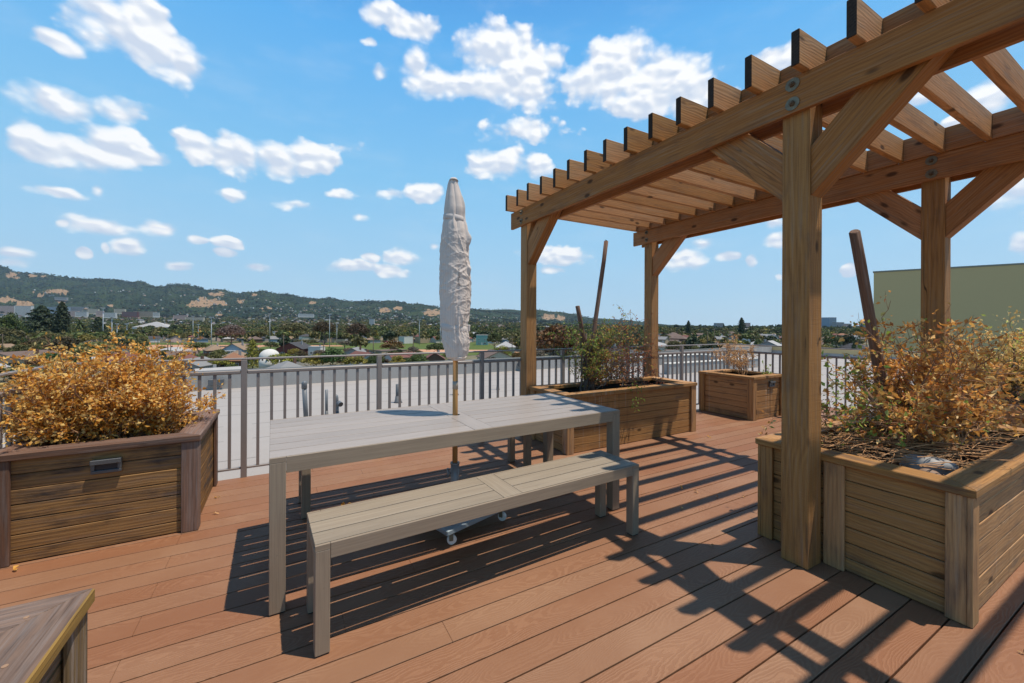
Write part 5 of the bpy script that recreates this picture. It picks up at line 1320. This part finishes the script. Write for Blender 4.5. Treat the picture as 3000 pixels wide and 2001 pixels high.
# white domed tent-like roof with round vents
u, v, d = ground_pt(790, 1088); r_ = 27*d/SRC_F
o = empty('domed_pavilion', (u, v, GZ), label='white domed pavilion with a row of round dark openings just over the railing', cat='pavilion')
m = MB(); V = []; n, k = 28, 12; hd = (EYE-(1026-CY)*d/SRC_F-GZ)
for i_ in range(k+1):
    ph = math.pi/2*i_/k
    for j_ in range(n): a = 6.2832*j_/n; V.append((r_*math.cos(ph)*math.cos(a), r_*math.cos(ph)*math.sin(a), hd*.62+hd*.38*math.sin(ph)))
m.add(V, [[i_*n+j_, i_*n+(j_+1) % n, (i_+1)*n+(j_+1) % n, (i_+1)*n+j_] for i_ in range(k) for j_ in range(n)], smooth=True); m.build('dome', WALLS['white'], o)
m = MB(); m.tube([(0, 0, 0), (0, 0, hd*.62)], r_*.985, 28); m.build('drum', WALLS['white'], o)
for j_ in range(14):
    a = 6.2832*j_/14; c_ = np.array([math.cos(a), math.sin(a), 0]); m = MB(); p_ = c_*r_*.99; p_[2] = hd*.52; m.tube([p_, p_+c_*.05], .32, 14); m.build('round_window', GLASS, o)
blocked.append((u, v, r_))

# random town fabric: rows of lots on a street grid
def cam_pd(u, v):
    d = u*FW[0]+v*FW[1]; x = 1500+SRC_F*(u*RT[0]+v*RT[1])/max(d, 1e-3); return x, d
def in_field(x, d):
    return (415 < x < 1500 and 215 < d < 335)
cand = []
ga = R(14); ca, sa = math.cos(ga), math.sin(ga)
for i_ in range(-75, 76):
    for j_ in range(2, 90):
        gx = i_*15.5+(i_//8)*12; gy = j_*24+(j_//2)*13
        gx += hr.uniform(-1.5, 1.5); gy += hr.uniform(-2, 2); keep = hr.random()
        u, v = gx*ca-gy*sa, gx*sa+gy*ca; x, d = cam_pd(u, v)
        if not (-90 < x < 2590) or d < 100 or d > 1350 or in_field(x, d) or keep < .1 or (420 < x < 1560 and d < 215 and keep < .5): continue
        if x > 1880 and d < 135: continue
        if any((u-a)**2+(v-b)**2 < (r+8)**2 for a, b, r in blocked): continue
        cand.append((d, x, u, v, i_, j_))
cand.sort()
NH = 300-len(houses)
farV = {k: MB() for k in ('w', 'r')}
far_w = {}; far_r = {}
for q, (d, x, u, v, i_, j_) in enumerate(cand):
    wc = hr.choice(['white', 'cream', 'cream', 'pink', 'blue', 'tan', 'tan', 'grey', 'white', 'brown']); rc = hr.choice(['brown', 'brown', 'grey', 'grey', 'tan', 'dark', 'pale', 'dark', 'tan', 'red'] if x < 1880 else ['brown', 'brown', 'grey', 'tan', 'tan', 'orange', 'pale', 'grey', 'red', 'orange'])
    W_, L_ = hr.choice([7, 8, 9]), hr.choice([9, 11, 13]); h = hr.choice([3.0, 3.0, 3.2, 5.6]); kind = hr.choice(['gable', 'hip', 'hip', 'gable', 'flat']); h = 3.0 if (420 < x < 1560 and d < 330) else h; rise = hr.choice([1.6, 2.0, 2.4]); rz = ga+(math.pi/2 if hr.random() < .3 else 0)
    z = float(land_z(np.array(x), np.array(d)))
    if q < NH: house(u, v, z, rz, W_, L_, h, kind, rise, wc, rc, x, d, 2 if d < 230 else 0)
    else:
        for (mbd, part_, mk) in ((far_w, wall_part(W_, L_, h, kind, rise), wc), (far_r, roof_part(W_, L_, h, kind, rise), rc)):
            t_ = mbd.setdefault(mk, MB()); c_, s_ = math.cos(rz), math.sin(rz)
            t_.add([(u+a*c_-b*s_, v+a*s_+b*c_, z+c) for a, b, c in part_.V], part_.F, part_.V)
# hillside and distant small houses: thousands, one mass
hs = np.random.RandomState(3)
def smallhouse(x, d, w_, l_, h, wc, rc, ang):
    u, v = at_d(x, d); ii = min(max(int((x-PXs[0])/(PXs[1]-PXs[0])), 0), nx-1); jj = int(np.searchsorted(Ds, d)); jj = min(jj, nd-1)
    z = float(Zh[ii, jj])-1 if d > 1150 and x < 2050 else float(land_z(np.array(x), np.array(d)))
    c_, s_ = math.cos(ang), math.sin(ang); t_ = far_w.setdefault(wc, MB()); hw, hl = w_/2, l_/2
    V = [(a, b, c) for c in (-6, h) for a, b in ((-hw, -hl), (hw, -hl), (hw, hl), (-hw, hl))]
    t_.add([(u+a*c_-b*s_, v+a*s_+b*c_, z+c) for a, b, c in V], [[0, 1, 5, 4], [1, 2, 6, 5], [2, 3, 7, 6], [3, 0, 4, 7]], V)
    t2 = far_r.setdefault(rc, MB()); V = [(-hw-.5, -hl-.5, h), (hw+.5, -hl-.5, h), (hw+.5, hl+.5, h), (-hw-.5, hl+.5, h), (0, -hl*.4, h+h*.3), (0, hl*.4, h+h*.3)]
    t2.add([(u+a*c_-b*s_, v+a*s_+b*c_, z+c) for a, b, c in V], [[0, 1, 4], [1, 2, 5, 4], [2, 3, 5], [3, 0, 4, 5]], V)
for k in range(2600):
    x = hs.uniform(-20, 1560); dd = hs.uniform(2300, 4300)
    dens = np.interp(x, [0, 380, 480, 700, 900, 1500], [.02, .12, .4, .35, .9, .8]); 
    if hs.rand() > dens or fbm(np.array(x/160.), np.array(dd/900.), 31, 3) < -.15: continue
    smallhouse(x, dd, hs.uniform(7, 14), hs.uniform(7, 14), hs.uniform(3, 6), hs.choice(['white', 'cream', 'white', 'tan', 'pink', 'grey']), hs.choice(['pale', 'grey', 'tan', 'brown', 'pale', 'dark']), hs.uniform(0, 3.1))
for k in range(1500):
    x = hs.uniform(-20, 2560); dd = hs.uniform(1300, 2600) if x < 1900 else hs.uniform(900, 2600)
    smallhouse(x, dd, hs.uniform(10, 22), hs.uniform(10, 22), hs.uniform(4, 9), hs.choice(['white', 'cream', 'pink', 'tan', 'grey']), hs.choice(['pale', 'grey', 'tan', 'brown', 'pale', 'red']), hs.uniform(0, 3.1))
fm = MB(); mats_ = []
for dct, pal in ((far_w, WALLS), (far_r, ROOFS)):
    for k, m in dct.items():
        mi = len(mats_); mats_.append(pal[k]); fm.add(m.V, m.F, m.G, mi=mi)
fo = fm.build('distant_houses', mats_); tag(fo, 'countless small pale houses scattered over the far plain and the hillsides', 'houses', kind='stuff')

# larger buildings of the campus town at the foot of the hills
BWIN = new_mat('window_bands'); m_, T = BWIN; oc = T.n('ShaderNodeTexCoord').outputs['Object']
tx = T.n('ShaderNodeTexBrick', i={'Vector': T.v('ADD', T.v('MULTIPLY', oc, (.3, .3, 0)), T.n('ShaderNodeCombineXYZ', i={1: T.m('MULTIPLY', T.n('ShaderNodeSeparateXYZ', i={0: oc}).outputs[2], 1.)}).outputs[0]), 'Scale': .28, 'Mortar Size': .08, 'Color1': (.05, .06, .08, 1), 'Color2': (.08, .09, .11, 1), 'Mortar': (.5, .47, .44, 1)})
finish(T, tx.outputs[0], .6)
def block_building(label, x0, x1, y0, y1, d, wc, roofc='pale', depth=.5, dome=False, name='office_building', zb=None):
    xc = (x0+x1)/2; u, v = at_d(xc, d); W_ = (x1-x0)*d/SRC_F; zt_ = EYE+(CY-y0)*d/SRC_F; z0 = EYE+(CY-y1)*d/SRC_F-6 if zb is None else zb; H_ = zt_-z0
    o = empty(name, (u, v, z0), -YAW+(R(32) if d > 1750 else R(12)), label, 'building', None)
    m = MB(); m.box(-W_/2, W_/2, 0, W_*depth, 0, H_, 'z', .05); m.build('wall', WALLS[wc], o)
    rows = max(1, int(H_/4.2)); m = MB(); 
    for k in range(rows):
        zc = H_-2.6-k*4.
        if zc < 5: break
        m.box(-W_*.46, W_*.46, -.15, -.01, zc-.8, zc+.8, 'x', .02)
    m.V and m.build('window_band', GLASS, o)
    m = MB(); m.box(-W_/2-.3, W_/2+.3, -.3, W_*depth+.3, H_+.02, H_+.9, 'x', .05)
    if dome:
        m.tube([(0, W_*.2, H_+.9)]+[(0, W_*.2, H_+.9+W_*.38*math.sin(t)) for t in (.2, .6, 1., 1.35, 1.5)], [W_*.4]+[W_*.4*math.cos(t) for t in (.2, .6, 1., 1.35, 1.5)], 16)
    m.build('roof', ROOFS[roofc], o); return o
for a in [('low pink building at the far left foot of the hills', -20, 40, 903, 926, 2500, 'pink', 'orange'),
 ('white stepped building at the far left below the bald patches', 50, 84, 903, 936, 2400, 'white', 'pale'),
 ('long pale blue roofed building behind the cypress', 148, 190, 906, 922, 2500, 'blue', 'pale'),
 ('long low grey-roofed building right of the cypress', 196, 242, 905, 916, 2600, 'grey', 'pale'),
 ('pale pink block right of the cypress', 192, 222, 917, 930, 2400, 'pink', 'pale'),
 ('white block below the domed building', 225, 250, 920, 932, 2300, 'white', 'pale'),
 ('cream building just right of the domed one', 262, 284, 911, 922, 2400, 'cream', 'tan'),
 ('pink block left of the tall light pole', 284, 300, 917, 930, 2200, 'pink', 'pale'),
 ('wide white building right of the tall light pole', 306, 334, 922, 934, 2200, 'white', 'pale'),
 ('cream block between the light poles', 338, 362, 911, 922, 2500, 'cream', 'tan'),
 ('dark red brick block right of the light poles', 363, 398, 919, 931, 2300, 'red', 'brown'),
 ('long tan building beside the brick block', 399, 448, 918, 931, 2400, 'tan', 'tan'),
 ('white block right of the long tan building', 450, 464, 921, 932, 2300, 'white', 'pale'),
 ('pink building with red roof above the school', 512, 544, 928, 942, 2100, 'pink', 'red'),
 ('cream and brick building left of the bald hill', 548, 592, 934, 948, 1900, 'cream', 'red'),
 ('blue glass laboratory halfway up the left hillside', 141, 154, 871, 882, 3700, 'blue', 'pale'),
 ('long low laboratory beside the blue glass one', 165, 190, 877, 884, 3600, 'grey', 'pale'),
 ('long white building on the slope left of the middle of the hills', 877, 918, 923, 930, 2500, 'white', 'pale'),
 ('white block on the plain below the middle hills', 1082, 1096, 937, 952, 1500, 'white', 'pale')]:
    block_building(*a)
block_building('pale building with a dome at the foot of the hills', 244, 256, 913, 928, 2400, 'cream', 'tan', dome=True, name='domed_building')
block_building('tall grey tower on the horizon right of the nearest post', 2428, 2453, 927, 956, 1700, 'blue', 'grey', 1., name='tower_block', zb=GZ)
block_building('low wide grey block beside the tall tower on the horizon', 2449, 2476, 941, 956, 1650, 'grey', 'pale', zb=GZ)
block_building('brown low block right of the tower group', 2478, 2497, 945, 956, 1600, 'pink', 'pale', zb=GZ)
block_building('narrow tower half behind the thick leaning stake', 2530, 2542, 938, 956, 1700, 'blue', 'grey', 1., name='tower_block', zb=GZ)
block_building('long low block on the horizon left of the tall pine', 2098, 2122, 945, 955, 1500, 'grey', 'pale', zb=GZ)
block_building('low pink block on the horizon right of the tall pine', 2181, 2200, 944, 954, 1500, 'pink', 'pale', zb=GZ)

# random trees between the houses
NT_ = 300-len(trees); tc_ = []
for k in range(6600):
    d = math.sqrt(hr.uniform(96**2, 1000**2)) if k % 8 else math.sqrt(hr.uniform(96**2, 330**2)); x = hr.uniform(-80, 2580); u, v = at_d(x, d)
    if 420 < x < 1560 and d < 345 and hr.random() < .35: continue
    if x > 1880 and d < 400 and hr.random() < .5: continue
    if in_field(x, d) or d < 105 and x < 1880 or d < 140 and x > 1880: continue
    if any((u-a)**2+(v-b)**2 < (r+3)**2 for a, b, r in blocked): continue
    tc_.append((d, x, u, v))
tc_.sort()
sel = tc_[:NT_]
for (d, x, u, v) in sel:
    r_ = hr.random()
    if x > 1880: col = hr.choice(['green', 'green', 'olive', 'dark', 'green', 'yellow', 'olive', 'dark'])
    else: col = hr.choice(['green', 'olive', 'olive', 'brown', 'yellow', 'green', 'dark', 'rust', 'grey', 'olive'])
    kind = hr.choice(['round', 'round', 'spread', 'spread', 'tall', 'bush', 'conifer', 'column'] if col in ('dark', 'green') else ['round', 'spread', 'bush', 'tall'])
    near = d < 170
    h = hr.uniform(4, 7.5) if near else hr.uniform(6, 11); w_ = h*hr.uniform(.8, 1.25)
    if 420 < x < 1560 and d < 215: h = min(h, hr.uniform(3.2, 5.2)); w_ = h*1.2; kind = 'round' if kind == 'conifer' else kind
    if x > 1880: h *= .78; w_ *= .9
    if kind == 'bush': h *= .6; w_ *= .9
    if kind == 'column': w_ = h*.6
    if kind == 'conifer': w_ = h*.7; h *= 1.2
    add_tree(u, v, float(land_z(np.array(x), np.array(d))), w_, h, kind, col, x, d)
# far woods: one mass of small crowns
Vs, Fs, Ts, mi_ = [], [], [], []; cnt = 0
low = {}
for k_ in ('round', 'spread', 'conifer'):
    for q in range(2): low[(k_, q)] = crown(900+q+hash_(k_), k_, 150 if k_ != 'conifer' else 110)
def add_far(x, d, z, w_, h, kind, mi):
    global cnt
    V, F, tn = low[(kind, hs.randint(2))]; a = hs.uniform(0, 6.28); u, v = at_d(x, d); c_, s_ = math.cos(a), math.sin(a)
    sub = V*np.array([w_, w_, h]); R2 = np.stack([sub[:, 0]*c_-sub[:, 1]*s_+u, sub[:, 0]*s_+sub[:, 1]*c_+v, sub[:, 2]+z], -1)
    # fewer, larger clumps so that the crown keeps its mass at a distance
    Vs.append(R2); Fs.append(F+cnt); Ts.append(tn); mi_.append(np.full(len(F), mi)); cnt += len(V)
def enlarge(dct):
    for k_, (V, F, tn) in dct.items():
        Q = V.reshape(-1, 4, 3); c_ = Q.mean(1, keepdims=True); dct[k_] = ((c_+(Q-c_)*2.2).reshape(-1, 3), F, tn)
enlarge(low)
for (d, x, u, v) in tc_[NT_:]:
        if x > 1880 and (d < 620 and hs.rand() < .62): continue
        h = hs.uniform(6, 10.5); add_far(x, d, float(land_z(np.array(x), np.array(d))), h*hs.uniform(.8, 1.2), h, hs.choice(['round', 'spread', 'conifer'], p=[.45, .4, .15]), hs.choice(4, p=[.37, .42, .07, .14]))
for k in range(5200):
    d = 600*math.exp(hs.uniform(0, math.log(4.3))); x = hs.uniform(-60, 2580)
    z = float(land_z(np.array(x), np.array(d))); h = hs.uniform(8, 15)*(1+.35*(d > 1500)); add_far(x, d, z-1, h*hs.uniform(.8, 1.3), h, hs.choice(['round', 'spread', 'conifer'], p=[.45, .35, .2]), hs.choice(4, p=[.37, .4, .06, .17]))
for k in range(1500):     # trees along the right horizon
    d = hs.uniform(1300, 2800); x = hs.uniform(1850, 2570); h = hs.uniform(9, 17); add_far(x, d, GZ, h*1.1, h*1.35 if hs.rand() < .12 else h, hs.choice(['round', 'conifer'], p=[.7, .3]), hs.choice([0, 3]))
for k in range(7000):     # woods on the hills
    x = hs.uniform(-60, 1900); ii = min(int((x-PXs[0])/(PXs[1]-PXs[0])), nx-1)
    d = hs.uniform(2400, 5250) if hs.rand() < .75 else hs.uniform(4900, 5230); jj = min(int(np.searchsorted(Ds, d)), nd-1)
    if dry[ii, jj] > .25: continue
    h = hs.uniform(9, 17); add_far(x, d, float(Zh[ii, jj])-3, h*1.25, h, hs.choice(['round', 'conifer'], p=[.7, .3]), 4 if hs.rand() < .85 else 1)
me = mesh_np('distant_woods', np.concatenate(Vs), np.concatenate(Fs), [F_GREEN, F_OLIVE, F_YELLOW, F_DARK, F_HILL], {'tint': ('POINT', 'FLOAT', np.concatenate(Ts))})
mi_ = np.concatenate(mi_).astype(np.int32); me.polygons.foreach_set('material_index', mi_)
o = link('distant_woods', me); tag(o, 'countless small trees covering the far plain and the hillsides', 'woods', kind='stuff')

# ---------------- field light masts, utility poles, cars, fence
MAST = plain('galvanised_mast', (.42, .44, .45), .5, .3, .1, 2.); POLEW = plain('utility_pole_wood', (.10, .07, .05), .9)
def mast(label, x, y0, yb, d=None, util=False):
    d = (EYE-GZ)*SRC_F/(yb-CY) if d is None else d; u, v = at_d(x, d); H_ = EYE-(y0-CY)*d/SRC_F-GZ
    o = empty('utility_pole' if util else 'light_mast', (u, v, GZ), -YAW, label, 'utility pole' if util else 'light mast', 'utility poles' if util else 'field light masts')
    m = MB(); m.tube([(0, 0, -.2), (0, 0, H_)], [.19, .13] if util else [.26, .16], 10); m.build('pole', POLEW if util else MAST, o)
    m = MB()
    if util:
        m.box(-1.2, 1.2, -.06, .06, H_-.9, -.75+H_, 'x', .01); m.build('cross_arm', POLEW, o)
        m = MB(); [m.tube([(a, 0, H_-.74), (a, 0, H_-.5)], .06, 6) for a in (-1.05, -.5, .5, 1.05)]; m.build('insulators', GLASS, o)
    else:
        m.box(-1.3, 1.3, -.08, .08, H_-.2, H_+.0, 'x', .01); m.build('cross_arm', MAST, o)
        for a in (-1.05, -.35, .35, 1.05):
            m = MB(); m.box(a-.28, a+.28, -.35, .1, H_+.02, H_+.42, 'x', .04); m.build('floodlight', MAST, o)
for i_, (x, y0, yb, wd) in enumerate([(302, 909, 1022, 'tallest light mast at left, above the golden shrub'), (328, 935, 1024, 'slim light mast just right of the tallest one'), (343, 955, 1020, 'short light mast, third above the golden shrub'), (372, 955, 1018, 'short light mast, rightmost above the golden shrub'), (565.5, 932, 1006, 'light mast above the left part of the infield'), (581, 956, 1008, 'shorter light mast right beside the infield one'), (619.5, 935, 1033, 'light mast standing in front of the infield'), (790.6, 924, 1012, 'light mast between the tan house and the craftsman house'), (965.7, 924, 1024, 'tall light mast by the dark brown trees'), (987, 950, 1014, 'shorter light mast right of the tall one by the brown trees'), (1228.7, 939, 1012, 'light mast left of the umbrella'), (1290, 948, 1016, 'light mast mostly behind the umbrella')]):
    mast(wd, x, y0, yb)
for (x, y0, yb, wd) in [(492, 984, 1062, 'dark utility pole before the infield, left of its pair'), (500.5, 1002, 1062, 'shorter dark pole right beside the infield utility pole'), (831, 984, 1060, 'utility pole at the left side of the craftsman house'), (948, 1000, 1070, 'utility pole right of the white shed'), (1094, 990, 1064, 'utility pole left of the round rusty tree'), (1211, 978, 1070, 'utility pole right of the round rusty tree'), (77, 990, 1060, 'utility pole left behind the golden shrub'), (8, 985, 1050, 'utility pole at the left edge of the view'), (1500.5, 985, 1050, 'utility pole left of the first far pergola post'), (2093, 960, 1030, 'utility pole above the dry bush between the tall posts'), (2073, 970, 1034, 'shorter utility pole left of the dry bush'), (463, 985, 1040, 'utility pole at the left end of the infield')]:
    mast(wd, x, y0, yb, util=True)
CARME = []
for cm in CAR_COLS:
    m = MB(); prof = [(-2.2, .35), (-2.2, .85), (-1.5, .95), (-1.0, 1.42), (.7, 1.45), (1.3, .98), (2.15, .85), (2.2, .35)]
    V = [(x_, y_, z_) for y_ in (-.85, .85) for x_, z_ in prof]; n = len(prof)
    m.add(V, [list(range(n))[::-1], list(range(n, 2*n))]+[[k, (k+1) % n, n+(k+1) % n, n+k] for k in range(n)]); b_ = m.mesh('body', cm); CARME.append(b_)
m = MB(); [m.add([(a, y_, z_) for a, z_ in ((-1.3, .98), (-.92, 1.34), (.62, 1.36), (1.05, .98))], [[0, 1, 2, 3]]) for y_ in (-.86, .86)]; CWIN = m.mesh('windows', GLASS)
m = MB(); m.tube([(0, -.1, 0), (0, .1, 0)], .33, 12); CWHL = m.mesh('wheel', BLACK)
cr_ = random.Random(2)
for k in range(22):
    x = [700, 722, 748, 1130, 1150, 905, 1215, 1240, 1160, 560, 585, 512, 486, 1085, 1060, 1040, 800, 860, 940, 1345, 1365, 1180][k]; d = 345+cr_.uniform(0, 26); u, v = at_d(x, d)
    o = empty('parked_car', (u, v, GZ+.02), -YAW+cr_.choice([0, math.pi])+cr_.uniform(-.1, .1), f"{['white', 'dark', 'silver', 'red'][k % 4]} car parked behind the field", 'car', 'cars parked behind the field')
    link('body', CARME[k % 4], o); link('window', CWIN, o)
    for a, b in ((-1.35, -.8), (1.35, -.8), (-1.35, .8), (1.35, .8)): w_ = link('wheel', CWHL, o); w_.location = (a, b, .33)
o = empty('chain_link_fence', at_d(600, 300)+(GZ,), 0, 'dark red slatted fence along the far side of the infield', 'fence')
m = MB(); m2 = MB(); REDF = plain('red_brown_fence', (.12, .035, .025), .8)
p0 = np.array(at_d(425, 262)+(0,))-np.array(at_d(600, 300)+(0,)); p1 = np.array(at_d(1000, 292)+(0,))-np.array(at_d(600, 300)+(0,)); dv = p1-p0; Lf = np.linalg.norm(dv); dv /= Lf
for k in range(int(Lf/3)+1): p_ = p0+dv*k*3; m.tube([p_, p_+np.array([0, 0, 3.4])], .05, 6)
m.build('posts', REDF, o)
for z_ in (.3, 1.0, 1.7, 3.35): m2.tube([p0+np.array([0, 0, z_]), p1+np.array([0, 0, z_])], .03, 5)
for k in range(int(Lf/.5)): p_ = p0+dv*k*.5; m2.tube([p_+np.array([0, 0, .1]), p_+np.array([0, 0, 1.7])], .018, 3, cap=False)
m2.build('mesh_panel', REDF, o)

# ---------------- labels for the many
def zone(x):
    for lim_, t_ in ((70, 'at the left edge of the view'), (240, 'behind the golden shrub'), (420, 'behind golden shrub\'s right half'), (640, 'beyond first railing bay'), (860, 'left of the craftsman house'), (1100, 'left of middle railing post'), (1270, 'left of the umbrella'), (1400, 'behind the umbrella'), (1530, 'between umbrella and pergola'), (1740, 'behind the vine stakes'), (1900, 'left of second far post'), (2090, 'left of the dry bush'), (2300, 'between dry bush and nearest post'), (9999, 'right of the nearest post')):
        if x < lim_: return t_
def depth(d): return 'nearest rows' if d < 150 else 'closer rows' if d < 230 else 'middle distance' if d < 360 else 'far off'
from collections import defaultdict
ORD = ['leftmost', 'second from left', 'third from left', 'fourth from left', 'fifth from left', 'sixth from left', 'seventh from left', 'eighth from left', 'ninth from left', 'tenth from left']
buck = defaultdict(list)
for (o, px, d, kind, col, lab) in trees:
    o['category'] = 'tree' if kind != 'bush' else 'bush'
    o['group'] = 'trees of the town beyond the railing'
    if lab: o['label'] = lab
    else: buck[('tree', f'{CW[col]} {KW[kind]} {"bush" if kind == "bush" else "tree"} {zone(px)}, {depth(d)}')].append((px, o))
HK = {'gable': 'gabled', 'hip': 'hipped', 'flat': 'flat-topped'}
for (o, px, d, wc, rc, kind, lab) in houses:
    o['category'] = 'house'; o['group'] = 'houses of the town beyond the railing'
    if lab: o['label'] = lab
    else: buck[('house', f'{wc} {HK[kind]} house, {rc} roof, {zone(px)}, {depth(d)}')].append((px, o))
for (k, txt), lst in buck.items():
    lst.sort(key=lambda t: t[0])
    for n_, (_, o) in enumerate(lst):
        o['label'] = txt if len(lst) == 1 else (' '.join((txt+', '+ORD[min(n_, 9)]).split()[:16]))

# ---------------- air
m_ = D.materials.new('air'); m_.use_nodes = True; T = NT(m_.node_tree)
pv = T.n('ShaderNodeVolumePrincipled', i={'Color': (.62, .82, 1., 1), 'Density': 3.0e-5, 'Anisotropy': .2}); T.n('ShaderNodeOutputMaterial', i={'Volume': pv.outputs[0]})
m = MB(); x0, x1, y0, y1, z0, z1 = -9100, 11100, -400, 11100, GZ-30, 1300
m.add([(x, y, z) for z in (z0, z1) for x, y in ((x0, y0), (x1, y0), (x1, y1), (x0, y1))], [[3, 2, 1, 0], [4, 5, 6, 7], [0, 1, 5, 4], [1, 2, 6, 5], [2, 3, 7, 6], [3, 0, 4, 7]])
hz = m.build('haze', m_); tag(hz, kind='stuff')
sc.cycles.volume_bounces = 0
